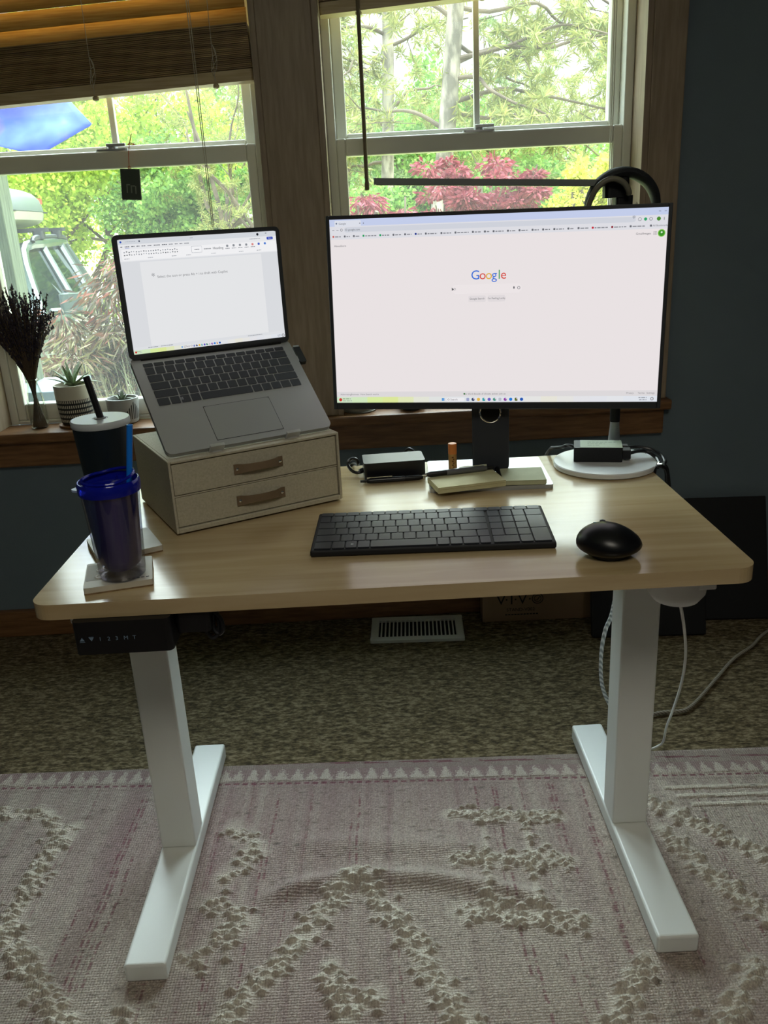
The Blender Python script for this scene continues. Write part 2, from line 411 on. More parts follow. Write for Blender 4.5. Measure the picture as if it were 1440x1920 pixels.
# ------------------------------------------------------------------ rug
def make_rug():
    X0, X1, Y0, Y1 = -1.35, 1.25, -1.75, .612
    st = .0025
    xs = np.concatenate([np.arange(X0, -1.0, .02), np.arange(-1.0, .98, st), np.arange(.98, X1 + .001, .02)])
    ys = np.concatenate([np.arange(Y0, -.26, .03), np.arange(-.26, Y1, st), [Y1]])
    nx, ny = len(xs), len(ys)
    GX, GY = np.meshgrid(xs, ys)
    # the rug lies a touch askew, its far edge nearer on the right
    def edge(x): return -.030 * x
    V = GY - edge(GX)                                      # distance along the rug's own length
    cream = np.array(lin('#ada297')[:3]); pink = np.array(lin('#8f7a78')[:3]); maroon = np.array(lin('#6e3546')[:3]); tuft = np.array(lin('#cbc3b5')[:3]); grey = np.array(lin('#8d8078')[:3])
    # ground: stripes running along the length, warp threads of slightly different dye
    r1 = np.random.default_rng(3)
    nb = 420
    dye = r1.random(nb)
    dye = np.convolve(dye, np.ones(3) / 3, 'same')
    wob = .004 * np.sin(GY * 7 + 1.3) + .002 * np.sin(GY * 23)
    ix = np.clip(((GX + wob - X0) / (X1 - X0) * nb).astype(int), 0, nb - 1)
    d = dye[ix]
    patch = np.zeros_like(GX)
    for q in range(14):
        kx, ky, ph = r1.uniform(-9, 9), r1.uniform(-9, 9), r1.uniform(0, 6.3)
        patch += np.sin(kx * GX + ky * GY + ph) / 14
    w = np.clip(.5 + .9 * (d - .5) + 1.1 * patch, 0, 1)[..., None]
    C = pink * w + cream * (1 - w)
    C = C * (1 + .16 * np.random.default_rng(5).normal(0, 1, GX.shape).clip(-1.6, 1.6))[..., None]
    hz = .003 + .0002 * np.sin(GY * 2 * PI / .0075) * np.sin(GX * 2 * PI / .0075)
    # dashed maroon threads
    dash = (np.sin(GY * 2 * PI / .043 + 37 * GX) + .9 * np.sin(GY * 2 * PI / .0113 + 90 * GX) + .7 * np.sin(GY * 2 * PI / .0071)) > -.3
    def thread(x, ya, yb, wd=.0026, s=.62):
        nonlocal C
        on = (np.abs(GX + wob - x) < wd) & (GY > ya) & (GY < yb) & dash
        C = np.where(on[..., None], C * (1 - s) + maroon * s, C)
    for x, ya, yb in ((-.575, .0, .5), (-.553, .02, .33), (-.585, -.1, .5), (-.62, -.2, .2), (.387, .3, .5), (.378, -.02, .35), (.214, -.2, .06), (.325, .2, .5), (.317, .35, .5), (.156, .4, .5), (.193, .4, .5), (-.279, .25, .5), (-.289, .0, .35), (-.099, .2, .5), (.2, .0, .5), (-.35, -.1, .1), (-.45, -.1, .3)):
        thread(x, ya, yb)
    for q in range(70):
        x = r1.uniform(-.98, .95); ya = r1.uniform(-.25, .4); thread(x, ya, ya + r1.uniform(.05, .3), .0016, r1.uniform(.3, .65))
    # end border: maroon lines with a row of pale triangles between
    def band(v0, v1, col, s=1.0, extra=True):
        nonlocal C
        on = (V > v0) & (V < v1) & extra
        C = np.where(on[..., None], C * (1 - s) + col * s, C)
    band(.575, .62, grey, .6); band(.595, .602, maroon, .7, dash)
    band(.535, .578, pink, .8)
    tri = np.abs(((GX / .034) % 1) - .5) * 2
    nz = np.random.default_rng(8).normal(0, 1, GX.shape); ragged = .011 * np.sin(GX * 171) * np.sin(GX * 57 + 2) + .008 * nz
    band(.535, .577, tuft, .6, (V - .535 + ragged) / .042 < tri)
    band(.524, .530, maroon, .75, np.sin(GX * 2 * PI / .02) > -.6)
    band(.512, .516, grey, .6)
    hz += np.where((V > .535) & (V < .577) & ((V - .535) / .042 < tri), .0022, 0)
    for v0 in (.415, .445, .475):                          # the striped panel at the right
        band(v0, v0 + .012, tuft, .85, GX > .56 + (.49 - v0) * .6)
        hz += np.where((V > v0) & (V < v0 + .012) & (GX > .56 + (.49 - v0) * .6), .003, 0)
    # tufts: knots along zigzags
    def stroke(pts, width, dens, s=.9):
        nonlocal C, hz
        for (xa, ya), (xb, yb) in zip(pts[:-1], pts[1:]):
            L = math.hypot(xb - xa, yb - ya)
            # flat pale yarn under the knots
            dx, dy = (xb - xa) / L, (yb - ya) / L
            t = np.clip((GX - xa) * dx + (GY - ya) * dy, 0, L)
            dist = np.hypot(GX - xa - t * dx, GY - ya - t * dy)
            wv = np.clip(1 - dist / (width * 1.1), 0, 1)[..., None] ** .7 * .75 * s
            C = C * (1 - wv) + tuft * wv
            for q in range(int(L / .01 * dens * .75)):
                u = r1.random() * L
                o = r1.normal(0, width * .55)
                x = xa + dx * u - dy * o; y = ya + dy * u + dx * o
                rx, ry = r1.uniform(.005, .0105), r1.uniform(.0034, .0055)
                i0, i1 = np.searchsorted(xs, [x - 3 * rx, x + 3 * rx]); j0, j1 = np.searchsorted(ys, [y - 3 * ry, y + 3 * ry])
                if i1 - i0 < 2 or j1 - j0 < 2: continue
                g = np.exp(-((GX[j0:j1, i0:i1] - x) / rx) ** 2 - ((GY[j0:j1, i0:i1] - y) / ry) ** 2)
                hz[j0:j1, i0:i1] = np.maximum(hz[j0:j1, i0:i1], .003 + g * r1.uniform(.005, .011))
                k = (g * .8)[..., None]
                C[j0:j1, i0:i1] = C[j0:j1, i0:i1] * (1 - k) + tuft * r1.uniform(.8, 1.05) * k
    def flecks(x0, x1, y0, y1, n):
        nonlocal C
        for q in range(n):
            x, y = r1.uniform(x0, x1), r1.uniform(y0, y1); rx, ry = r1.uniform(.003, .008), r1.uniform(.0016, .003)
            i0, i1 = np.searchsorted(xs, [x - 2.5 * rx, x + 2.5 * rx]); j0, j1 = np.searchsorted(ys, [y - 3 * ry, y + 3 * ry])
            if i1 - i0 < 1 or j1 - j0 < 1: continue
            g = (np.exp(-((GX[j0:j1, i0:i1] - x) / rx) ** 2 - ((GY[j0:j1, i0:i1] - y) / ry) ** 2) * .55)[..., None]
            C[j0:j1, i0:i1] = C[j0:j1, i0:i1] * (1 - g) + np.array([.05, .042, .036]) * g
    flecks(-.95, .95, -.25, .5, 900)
    stroke([(-.705, .42), (-.74, .299), (-.737, .145), (-.578, -.033), (-.5, -.13)], .024, 4.5)
    stroke([(-.95, .3), (-.86, .15), (-.80, 0), (-.74, -.15)], .024, 4)
    stroke([(-.90, .47), (-.78, .462), (-.735, .40)], .02, 3)
    stroke([(-.10, .245), (-.198, .091), (-.298, -.05), (-.38, -.16)], .026, 5)
    stroke([(-.10, .245), (.008, .078), (.068, -.072), (.12, -.2)], .026, 5)
    stroke([(-.14, .04), (-.11, -.06), (-.06, -.02)], .022, 4)
    stroke([(.094, .407), (.326, .38)], .020, 5); stroke([(.093, .273), (.32, .256)], .022, 6); stroke([(.09, .144), (.313, .104)], .026, 6)
    stroke([(.165, .385), (.148, .14)], .008, 1.0, .8); stroke([(.253, .378), (.234, .134)], .008, 1.0, .8)
    stroke([(-.36, .40), (-.30, .33), (-.36, .25)], .03, 3, .6); stroke([(-.38, .2), (-.3, .14), (-.39, .058)], .03, 3.5, .6)
    stroke([(.50, .45), (.60, .33), (.72, .21), (.86, .09)], .022, 4.5); stroke([(.52, .33), (.574, .188), (.65, .07), (.74, -.05)], .022, 4.5)
    stroke([(.396, .018), (.33, -.06), (.28, -.16)], .024, 5); stroke([(.574, -.0), (.50, -.08), (.44, -.17)], .024, 5)
    stroke([(-.56, -.05), (-.60, -.12)], .03, 4, .7); stroke([(-.48, -.02), (-.44, -.1)], .03, 3, .6)
    # two soft wrinkles pushed up between the feet
    def ridge(pts, wd, hh):
        nonlocal hz
        px, py = np.array(pts).T
        yc = np.interp(GX, px, py)
        fade = np.clip((GX - px[0]) / .08, 0, 1) * np.clip((px[-1] - GX) / .10, 0, 1)
        hz = hz + hh * np.exp(-((GY - yc) / wd) ** 2) * fade
    ridge([(-.30, .19), (-.2, .222), (-.1, .236), (.04, .226), (.20, .175), (.3, .14)], .022, .017)
    ridge([(-.28, .34), (-.1, .335), (.1, .31), (.2, .30)], .03, .007)
    # lie flat under the desk's feet
    for fx in (-.450, .448):
        k = np.clip(1 - (np.abs(GX - fx) - .036) / .015, 0, 1) * ((GY > -.01) & (GY < .67))
        hz = hz * (1 - k) + .0025 * k
    co = np.stack([GX, GY + .0, hz], -1)
    # trim the far edge askew
    co[..., 1] = np.where(GY > .3, GY + edge(GX) * np.clip((GY - .3) / .3, 0, 1), GY)
    edgef = np.minimum.reduce([np.clip((GX - X0) / .01, 0, 1), np.clip((X1 - GX) / .01, 0, 1), np.clip((Y1 - GY) / .006, 0, 1)])
    co[..., 2] = -.003 + (co[..., 2] + .003) * edgef
    idx = np.arange(nx * ny).reshape(ny, nx)
    q = np.stack([idx[:-1, :-1], idx[:-1, 1:], idx[1:, 1:], idx[1:, :-1]], -1).reshape(-1, 4)
    me = bpy.data.meshes.new('rug')
    me.vertices.add(nx * ny); me.vertices.foreach_set('co', co.reshape(-1).astype(np.float32))
    me.loops.add(q.size); me.loops.foreach_set('vertex_index', q.reshape(-1).astype(np.int32))
    me.polygons.add(len(q)); me.polygons.foreach_set('loop_start', np.arange(0, q.size, 4, dtype=np.int32))
    me.polygons.foreach_set('use_smooth', np.ones(len(q), bool))
    ca = me.attributes.new('yarn', 'FLOAT_COLOR', 'POINT')
    ca.data.foreach_set('color', np.concatenate([C, np.ones((ny, nx, 1))], -1).reshape(-1).astype(np.float32))
    me.update(calc_edges=True); me.validate()
    me.materials.append(rug_mat())
    o = link('area_rug', me)
    return tag(o, 'cream and dusty pink woven rug with raised tufts and maroon threads under the desk', 'rug')
make_rug()

# ------------------------------------------------------------------ standing desk
H = .720
desk = thing('standing_desk', 'pale maple standing desk with white T-shaped metal legs', 'desk', (0, .3, 0))
D0 = T(0, -.3, 0)
b = MB(); b.rbox((-.508, 0, H - .023), (.508, .615, H), .028, seg=8); b.build('desktop', M['desk'], desk, D0, bevel=.003, seg=3)
FY0, FY1 = .026, .655
for s, fx in ((-1, -.450), (1, .448)):
    b = MB(); b.box((fx - .0355, FY0, .0035), (fx + .0355, FY1, .0405)); b.build('foot', M['white_metal'], desk, D0, bevel=.005, seg=3)
    b = MB(); b.box((fx - .0345, .305, .041), (fx + .0345, .3735, .66)); b.build('column', M['white_metal'], desk, D0, bevel=.004, seg=3)
    b = MB(); b.box((fx - .028, .06, .66), (fx + .028, .58, .6965)); b.build('top_bracket', M['white_metal'], desk, D0, bevel=.003)
b = MB(); b.box((-.425, .315, .665), (.425, .365, .6955)); b.build('crossbar', M['white_metal'], desk, D0, bevel=.003)
# control panel slung under the front edge at the left
cp = MB(); cp.rbox((-.448, -.012, .6465), (-.312, .085, .6965), .008); cp = cp.build('control_panel', M['blackplastic'], desk, D0, bevel=.003)
M['icon'] = emit('panel_icon_glow', '#5d6a70', .3)
PM = T(0, -.3 - .0005 + .3, 0)
b = MB()
def put(s, x, z, size): b.text(s, size, 0, T(x, -.0135, z) @ STAND)
def tri(x, z, up):
    k = 1 if up else -1
    b.add([(x - .0035, -.0135, z - .0025 * k), (x + .0035, -.0135, z - .0025 * k), (x, -.0135, z + .003 * k)], [(0, 1, 2)])
tri(-.4355, .671, True); tri(-.4225, .671, False)
for s, x in zip('123MT', (-.4125, -.4005, -.3895, -.378, -.3655)): put(s, x, .668, .0085)
b.box((-.439, -.0136, .6665), (-.432, -.0133, .6672)); b.box((-.426, -.0136, .6740), (-.419, -.0133, .6747))
b.build('button_icons', M['icon'], desk, D0)
b = MB(); b.rbox((-.310, .01, .662), (-.262, .07, .6965), .006); b.build('panel_plug_housing', M['blackplastic'], desk, D0, bevel=.002)
M['cable_black'] = mat('black_cable', '#101114', .35)
b = MB(); b.tube([(-.265, .035, .685), (-.252, .032, .672), (-.249, .03, .655), (-.255, .03, .648), (-.262, .032, .655), (-.262, .036, .672), (-.262, .045, .69)], .0035, 8, smooth_n=6)
b.tube([(-.270, .03, .68), (-.272, .028, .655), (-.266, .028, .643), (-.259, .03, .645), (-.255, .034, .66), (-.258, .04, .688)], .003, 8, smooth_n=6)
b.build('panel_cable', M['cable_black'], desk, D0)
# white control box with drooping lead under the right front corner
M['white_plastic'] = mat('white_plastic', '#d9dad6', .4)
hub = thing('power_hub', 'white plastic control box screwed beneath the right front corner of the desk', 'power box', (.43, .1, .625))
b = MB(); b.rbox((-.048, -.055, .052), (.062, .055, .0715), .02); b.lathe([(0, 0), (.02, .0008), (.034, .007), (.043, .020), (.046, .0525)], 32); b.build('housing', M['white_plastic'], hub, bevel=.002)
b = MB(); b.box((.055, -.04, .055), (.075, .04, .0715)); b.build('mounting_tab', M['white_plastic'], hub, bevel=.002)
b = MB(); b.tube([(.005, 0, .003), (.012, .01, -.01), (.041, .06, -.081), (.082, .15, -.182), (.118, .25, -.297), (.144, .35, -.422), (.163, .43, -.518), (.180, .49, -.60), (.172, .50, -.618), (.155, .492, -.6195)], .0026, 8, smooth_n=8); b.build('lead', M['white_plastic'], hub)
for i, (x, y) in enumerate(((.484, .06), (.4985, .07), (-.47, .05))):
    b = MB(); b.lathe([(.0022, 0), (.0028, .002), (.0028, .012)], 12); b.build('bracket_screw', M['white_plastic'], desk, D0 @ T(x, y - .01, .6855))

# ------------------------------------------------------------------ floor: register, boxes, cables
M['slot_dark'] = mat('dark_duct', '#0b0b0a', .9)
v = thing('floor_register', 'white metal floor vent with black slots set into the carpet by the wall', 'floor vent', (.077, 1.268, -.004), R(-2.5))
b = MB(); hw, hd = .142, .078
b.rbox((-hw, -hd, 0), (hw, -hd + .024, .009), .005); b.rbox((-hw, hd - .024, 0), (hw, hd, .009), .005)
b.box((-hw, -hd + .02, 0), (-hw + .024, hd - .02, .009)); b.box((hw - .024, -hd + .02, 0), (hw, hd - .02, .009)); b.build('frame', M['white_plastic'], v, bevel=.003)
b = MB(); b.box((-hw + .02, -hd + .02, .0005), (hw - .02, hd - .02, .002)); b.build('duct', M['slot_dark'], v)
b = MB()
for i in range(19):
    x = -hw + .026 + (2 * hw - .052) * (i + .5) / 19
    b.box((x - .0022, -hd + .022, .002), (x + .0022, hd - .022, .008))
b.build('louvers', M['white_plastic'], v)

M['cardboard'] = mat('brown_cardboard', '#94785c', .85, 0, '#8a6f54', 6, bump=.1, bscale=200)
M['ink'] = mat('black_ink', '#15120f', .8)
bx = thing('cardboard_box', 'brown cardboard monitor-stand box with black lettering on the floor by the wall', 'box', (.445, 1.325, -.003), R(-1))
b = MB(); b.box((-.162, -.033, 0), (.185, .036, .118)); b.build('carton', M['cardboard'], bx, bevel=.002)
b = MB(); b.box((-.162, -.0345, .112), (.185, -.002, .1195)); b.box((-.162, .002, .112), (.185, .0375, .1195)); b.build('flap', M['cardboard'], bx)
b = MB()
for s, x in (('V', -.118), ('I', -.0775), ('V', -.052)): b.text(s, .045, 0, T(x, -.0336, .058) @ STAND)
for x in (-.0875, -.060, -.016): b.lathe([(0, 0), (.0026, 0), (.0026, .0004)], 12, M=T(x, -.0336, .074) @ RX(90))
b.torus((0, 0, 0), .0165, .0012, 32, 6, M=T(.008, -.0336, .074) @ RX(90)); b.torus((0, 0, 0), .0105, .001, 28, 6, M=T(.008, -.0336, .074) @ RX(90))
b.tube([(.002, -.0336, .072), (.006, -.0336, .068), (.014, -.0336, .080)], .0012, 6)
b.text('STAND-V002', .0155, 0, T(-.088, -.0336, .034) @ STAND)
for i in range(11): b.box((-.092 + i * .0095, -.0337, .021), (-.092 + i * .0095 + .0068, -.0333, .0245))
b.build('print', M['ink'], bx)

M['black_board'] = mat('black_board', '#0b0d10', .7)
o = MB(); o.box((-.195, -.008, 0), (.195, .008, .37)); o = o.build('black_panel', M['black_board'], None, T(.945, 1.232, .0) @ RZ(-4) @ RX(-19), bevel=.003)
tag(o, 'tall black flat panel leaning on the blue wall at the right', 'panel', 'black panels against the wall')
o = MB(); o.box((-.165, -.011, 0), (.165, .011, .235)); o = o.build('black_panel', M['black_board'], None, T(.752, 1.148, 0.002) @ RZ(-3.5) @ RX(-14), bevel=.003)
tag(o, 'short black flat panel standing in front of the tall one, behind the right desk leg', 'panel', 'black panels against the wall')

def braid(name, c1, c2):
    m, t, n, l, out = nt(name)
    p = n.new('ShaderNodeBsdfPrincipled'); l.new(p.outputs[0], out.inputs[0]); p.inputs['Roughness'].default_value = .7
    tc = n.new('ShaderNodeTexCoord'); w = n.new('ShaderNodeTexWave'); w.bands_direction = 'DIAGONAL'; w.inputs['Scale'].default_value = 60
    l.new(tc.outputs['Object'], w.inputs[0]); r = n.new('ShaderNodeValToRGB'); r.color_ramp.elements[0].color = lin(c1); r.color_ramp.elements[1].color = lin(c2)
    l.new(w.outputs[0], r.inputs[0]); l.new(r.outputs[0], p.inputs[0]); return m
M['braid_white'] = braid('white_braid', '#e4e6e6', '#8b9196'); M['braid_grey'] = braid('grey_braid', '#a79f90', '#6d665a')
b = MB(); b.tube([(.452, .46, .52), (.439, .455, .433), (.431, .47, .387), (.433, .5, .322), (.438, .515, .256), (.445, .51, .215), (.462, .49, .17), (.47, .47, .10), (.50, .50, .02), (.56, .60, .0045), (.60, .70, .004)], .0042, 10, smooth_n=8)
tag(b.build('power_cable', M['braid_white']), 'white braided cable looping behind the right desk leg', 'cable')
b = MB(); b.tube([(.60, .715, .004), (.636, .735, .004), (.671, .743, .004), (.718, .746, .004), (.768, .791, .004), (.842, .875, .004), (.934, .979, .004), (1.015, 1.047, .004), (1.097, 1.129, .004), (1.3, 1.27, .004)], .0046, 10, smooth_n=8)
tag(b.build('extension_cord', M['braid_grey']), 'grey braided cord lying across the carpet towards the right wall', 'cord')

# ------------------------------------------------------------------ screens
class Screen:
    """flat lit drawing in a w x h rectangle, u right, v down (both 0..1), drawn just in front of local y = 0"""
    def __init__(s, w, h, parent, Mx, k): s.w, s.h, s.p, s.M, s.k = w, h, parent, Mx, k; s.g = {}
    single = ('browser_text', 'browser_icon', 'page_text', 'page_footer_text', 'taskbar_icon', 'ribbon_icon', 'bookmark')
    cur = None
    def start(s, g): s.n = getattr(s, 'n', 0) + 1; s.cur = (g, s.n)      # following marks of this kind form one piece
    def grp(s, g):
        k = s.cur if s.cur and s.cur[0] == g else (g, 0)
        if k not in s.g: s.g[k] = (MB(), [])
        return s.g[k]
    def mi(s, g, c):
        b, ms = s.grp(g); m = ui(c, s.k)
        if m not in ms: ms.append(m)
        return b, ms.index(m)
    def P(s, u, v, l): return ((u - .5) * s.w, -.00025 * l, (.5 - v) * s.h)
    def rect(s, g, u, v, du, dv, c, l=2):
        b, i = s.mi(g, c)
        b.add([s.P(u, v + dv, l), s.P(u + du, v + dv, l), s.P(u + du, v, l), s.P(u, v, l)], [(0, 1, 2, 3)], i)
    def rrect(s, g, u, v, du, dv, c, l=2, r=.5):
        b, i = s.mi(g, c)
        rr = min(du * s.w, dv * s.h) * r
        pts = rrect((u - .5) * s.w, (.5 - v - dv) * s.h, (u + du - .5) * s.w, (.5 - v) * s.h, rr, 5)
        b.add([(x, -.00025 * l, z) for x, z in pts], [tuple(range(len(pts)))], i)
    def dot(s, g, u, v, r, c, l=3):
        b, i = s.mi(g, c); x, y, z = s.P(u, v, l)
        b.add([(x + r * math.cos(2*PI*k/16), y, z + r * math.sin(2*PI*k/16)) for k in range(16)], [tuple(range(16))], i)
    def ring(s, g, u, v, r, t, c, l=3):
        b, i = s.mi(g, c); x, y, z = s.P(u, v, l); n = 20
        vs = [(x + q * math.cos(2*PI*k/n), y, z + q * math.sin(2*PI*k/n)) for q in (r, r - t) for k in range(n)]
        b.add(vs, [(k, (k + 1) % n, n + (k + 1) % n, n + k) for k in range(n)], i)
    def text(s, g, t, u, v, size, c, l=3, align='LEFT'):
        b, i = s.mi(g, c); x, y, z = s.P(u, v, l)
        if size < .009: size *= .72
        b.text(t, size, i, T(x, y, z) @ STAND, align)
    def dashes(s, g, u, v, total, size, c, l=3, seed=0):
        r = random.Random(seed); x = 0
        while x < total:
            d = min(r.uniform(.004, .012), total - x)
            s.rect(g, u + x, v, d, size, c, l); x += d + .0022
    def done(s):
        return [b.build(k[0], ms, s.p, s.M) for k, (b, ms) in s.g.items()]

# ------------------------------------------------------------------ monitor
MW, MH = .580, .326
mon = thing('computer_monitor', 'thin bezel computer monitor showing a white search page, on a black neck', 'monitor', (.200, .49, H))
MM = T(.2046 - .200, .463 - .49, 1.036 - H) @ RZ(-9.96) @ RX(-3.17) @ RY(.74)
M['monitor_grey'] = mat('dark_grey_bezel', '#2a2d32', .45); M['monitor_back'] = mat('black_shell', '#131519', .5)
b = MB(); e = .0065; bt = .0125
frame4(b, -MW/2 - e, MW/2 + e, -MH/2 - bt, MH/2 + e, e, e, bt, e, -.0022, .012)
b.build('bezel', M['monitor_grey'], mon, MM, bevel=.0012)
b = MB(); b.box((-MW/2 - e, .012, -MH/2 - bt), (MW/2 + e, .019, MH/2 + e)); b.rbox((-.2, .019, -.11), (.2, .026, .12), .001)
b.build('back_shell', M['monitor_back'], mon, MM, bevel=.002)
scr = MB(); scr.box((-MW/2, 0, -MH/2), (MW/2, .008, MH/2)); scr = scr.build('screen', ui('#e9e2e3'), mon, MM)
S = Screen(MW, MH, scr, None, 1.0)
S.rect('browser_bar', 0, 0, 1, .036, '#c3cdea', 1); S.rrect('browser_bar', .016, .006, .082, .034, '#dcdfe8', 2, .2)
S.rect('browser_bar', 0, .036, 1, .068, '#dddde3', 2)
S.rrect('browser_bar', .045, .042, .865, .026, '#cfd2db', 3)
S.start('browser_text'); S.dot('browser_text', .022, .021, .0014, '#5d6b86', 4); S.start('browser_text'); S.text('browser_text', 'Google', .029, .027, .0062, '#4a4c52', 4)
for du, dv in ((.0925, .019), (.1035, .019)):
    S.start('browser_text'); S.rect('browser_text', du, dv + .003, .005, .0016, '#4a4c52', 4); S.rect('browser_text', du + .0021, dv, .0009, .008, '#4a4c52', 4)
for u in (.973, .989): S.start('browser_text'); S.rect('browser_text', u, .017, .006, .002, '#4d5566', 4)
for u in (.008, .021): S.start('browser_text'); S.rect('browser_text', u, .055, .007, .002, '#4a4c52', 4)
S.start('browser_text'); S.ring('browser_text', .037, .055, .0022, .0006, '#4a4c52', 4)
S.start('browser_text'); S.ring('browser_text', .052, .055, .0017, .0005, '#4a4c52', 4); S.start('browser_text'); S.text('browser_text', 'google.com', .058, .0595, .0064, '#4f5258', 4)
S.start('browser_text'); S.text('browser_text', '*', .9, .0615, .012, '#5b6070', 4)
S.start('browser_icon'); S.ring('browser_icon', .921, .055, .0028, .0006, '#5d6068', 4); S.start('browser_icon'); S.dot('browser_icon', .937, .055, .0026, '#33a36a', 4); S.start('browser_icon'); S.ring('browser_icon', .952, .055, .0027, .0007, '#5d6068', 4)
S.start('browser_icon'); S.dot('browser_icon', .974, .055, .0033, '#4b8b34', 4)
for q in (-.005, 0, .005): S.dot('browser_icon', .989, .055 + q, .0006, '#444444', 4)
x = .008
bm = [('#c96a62', .022), ('#6b6d74', .013), ('#6b6d74', .015), ('#1f9c5a', .042), ('#1f9c5a', .028), ('#6b6d74', .022), ('#6b6d74', .018), ('#25368c', .016), ('#6b6d74', .036), ('#6b6d74', .03), ('#6b6d74', .042), ('#6b6d74', .022), ('#6b6d74', .010), ('#6b6d74', .030), ('#6b6d74', .020), ('#6b6d74', .025), ('#6b6d74', .016), ('#6b6d74', .018), ('#6b6d74', .028), ('#6b6d74', .014), ('#6b6d74', .028), ('#c22435', .046), ('#8a2433', .042), ('#6b6d74', .042)]
for i, (c, wd) in enumerate(bm):
    S.start('bookmark'); S.rrect('bookmark', x, .083, .0058, .0105, c, 4, .3); S.dashes('bookmark', x + .0082, .0865, wd * .82, .0055, '#8a8b92', 4, i); x += .0082 + wd * .82 + .0095
S.start('bookmark'); S.rrect('bookmark', .95, .083, .006, .010, '#6b6d74', 4, .2); S.text('bookmark', 'All Bookmarks', .958, .0925, .0058, '#6f7178', 4)
S.start('page_text'); S.text('page_text', 'About', .012, .142, .0065, '#75757a'); S.start('page_text'); S.text('page_text', 'Store', .032, .142, .0065, '#75757a')
S.start('page_text'); S.text('page_text', 'Gmail', .912, .131, .0066, '#5c5c62'); S.start('page_text'); S.text('page_text', 'Images', .932, .131, .0066, '#5c5c62')
for i in range(3):
    for j in range(3): S.dot('page_text', .9625 + i * .0035, .1195 + j * .0062, .0006, '#66666b')
S.dot('profile_badge', .984, .126, .0062, '#7cc24b'); S.dot('profile_badge', .984, .126, .0048, '#3f8f2c', 4); S.dot('profile_badge', .984, .1225, .0016, '#d9ead0', 5)
# coloured word mark, letters one after another
lx = .432
for ch, c, adv in (('G', '#3b6fd6', .0283), ('o', '#d5473c', .0208), ('o', '#e0ae3a', .0208), ('g', '#3b6fd6', .0212), ('l', '#43a05a', .0085), ('e', '#d5473c', .02)):
    S.text('word_mark', ch, lx, .333, .0224, c, 4); lx += adv * .90
S.rrect('search_box', .374, .360, .212, .046, '#f0eaeb', 2); S.rrect('search_box', .3745, .361, .211, .044, '#ece5e6', 3)
b_, i_ = S.mi('search_box', '#6d6d72'); 
S.ring('search_box', .383, .381, .002, .0005, '#7a7a80', 5)
S.rrect('search_box', .5605, .3735, .004, .013, '#5a5a60', 5); S.ring('search_box', .577, .3815, .0026, .0008, '#6b6d77', 5)
S.rrect('search_button', .425, .418, .053, .034, '#e0dadc', 3, .25); S.rrect('search_button', .484, .418, .053, .034, '#e0dadc', 3, .25)
S.text('search_button', 'Google Search', .4515, .4385, .0062, '#55555a', 4, 'CENTER'); S.text('search_button', "I'm Feeling Lucky", .5105, .4385, .0062, '#55555a', 4, 'CENTER')
S.rect('page_footer', 0, .938, 1, .032, '#dcd8da', 2)
for t, u in (('Advertising', .012), ('Business', .047), ('How Search works', .078)): S.text('page_footer', t, u, .957, .0062, '#7d7d82', 4)
S.text('page_footer', 'Our third decade of climate action: join us', .475, .957, .0062, '#6d6d72', 4, 'CENTER'); S.dot('page_footer', .4125, .953, .0016, '#3c7d3e', 4)
for t, u in (('Privacy', .908), ('Terms', .942), ('Settings', .968)): S.text('page_footer', t, u, .957, .0062, '#7d7d82', 4)
def taskbar(S, v0, n_left, icons, bh):
    hues = ['#cfe3c6', '#cfe6bd', '#d6ea9f', '#dbe79a', '#dfe6b8', '#e2e4d6', '#dfe2e0', '#dfe1e4', '#dee3e6', '#e2e2e4', '#dfe2e8', '#e0e3e8', '#e4e4e2', '#e6e4d8', '#e4e3e0', '#e2e2e6', '#e0e2e8', '#e2e4e8', '#dfe3ea', '#dde2ea']
    for i in range(20): S.rect('taskbar', i / 20, v0, .05, 1 - v0, hues[i], 3)
    c = (v0 + 1) / 2
    S.start('taskbar_icon'); S.dot('taskbar_icon', .012, c - .001, bh * .30, '#c63a34', 5); S.dashes('taskbar_icon', .019, c - .0085, .026, .0045, '#8a9a80', 5, 5); S.dashes('taskbar_icon', .019, c + .003, .03, .0045, '#a5b39a', 5, 6)
    u = n_left; S.start('taskbar_icon')
    for a in (-1, 1):
        for q in (-1, 1): S.rect('taskbar_icon', u + (a - 1) * .0022, c + (q - 1) * .0038 , .0039, .0068, '#1c86d8', 5)
    S.start('taskbar_icon'); S.rrect('taskbar_icon', u + .010, v0 + .006, .058, 1 - v0 - .012, '#ecebee', 4); S.ring('taskbar_icon', u + .017, c, .0017, .0005, '#555555', 5); S.text('taskbar_icon', 'Search', u + .023, c + .005, .0068, '#66666c', 5)
    for i, col in enumerate(icons):
        uu = u + .078 + i * .0168; S.start('taskbar_icon')
        if i % 3 == 0: S.rrect('taskbar_icon', uu - .0045, c - .009, .009, .018, col, 5, .25)
        else: S.dot('taskbar_icon', uu, c, bh * .3, col, 5)
        if i % 2: S.dot('taskbar_icon', uu + .003, c - .004, bh * .14, '#d8c7d8', 6)
    S.start('taskbar_icon'); S.dashes('taskbar_icon', .945, c - .0085, .024, .0045, '#8d9098', 5, 8); S.dashes('taskbar_icon', .947, c + .003, .022, .0045, '#8d9098', 5, 9); S.ring('taskbar_icon', .985, c, .0028, .0009, '#5a4a44', 5)
taskbar(S, .968, .345, ['#9aa0c8', '#3c4a6a', '#e3b74e', '#2f9fa8', '#6b5fc0', '#3f8f7a', '#b8bcc8', '#8a3fa0', '#2378d2', '#5e6b2c', '#2456b0'], .010)
# arrow pointer
bq, iq = S.mi('mouse_pointer', '#55555a'); x, y, z = S.P(.3745, .372, 6); bq.add([(x, y, z), (x, y, z - .0055), (x + .0038, y, z - .004)], [(0, 1, 2)], iq)
S.done()
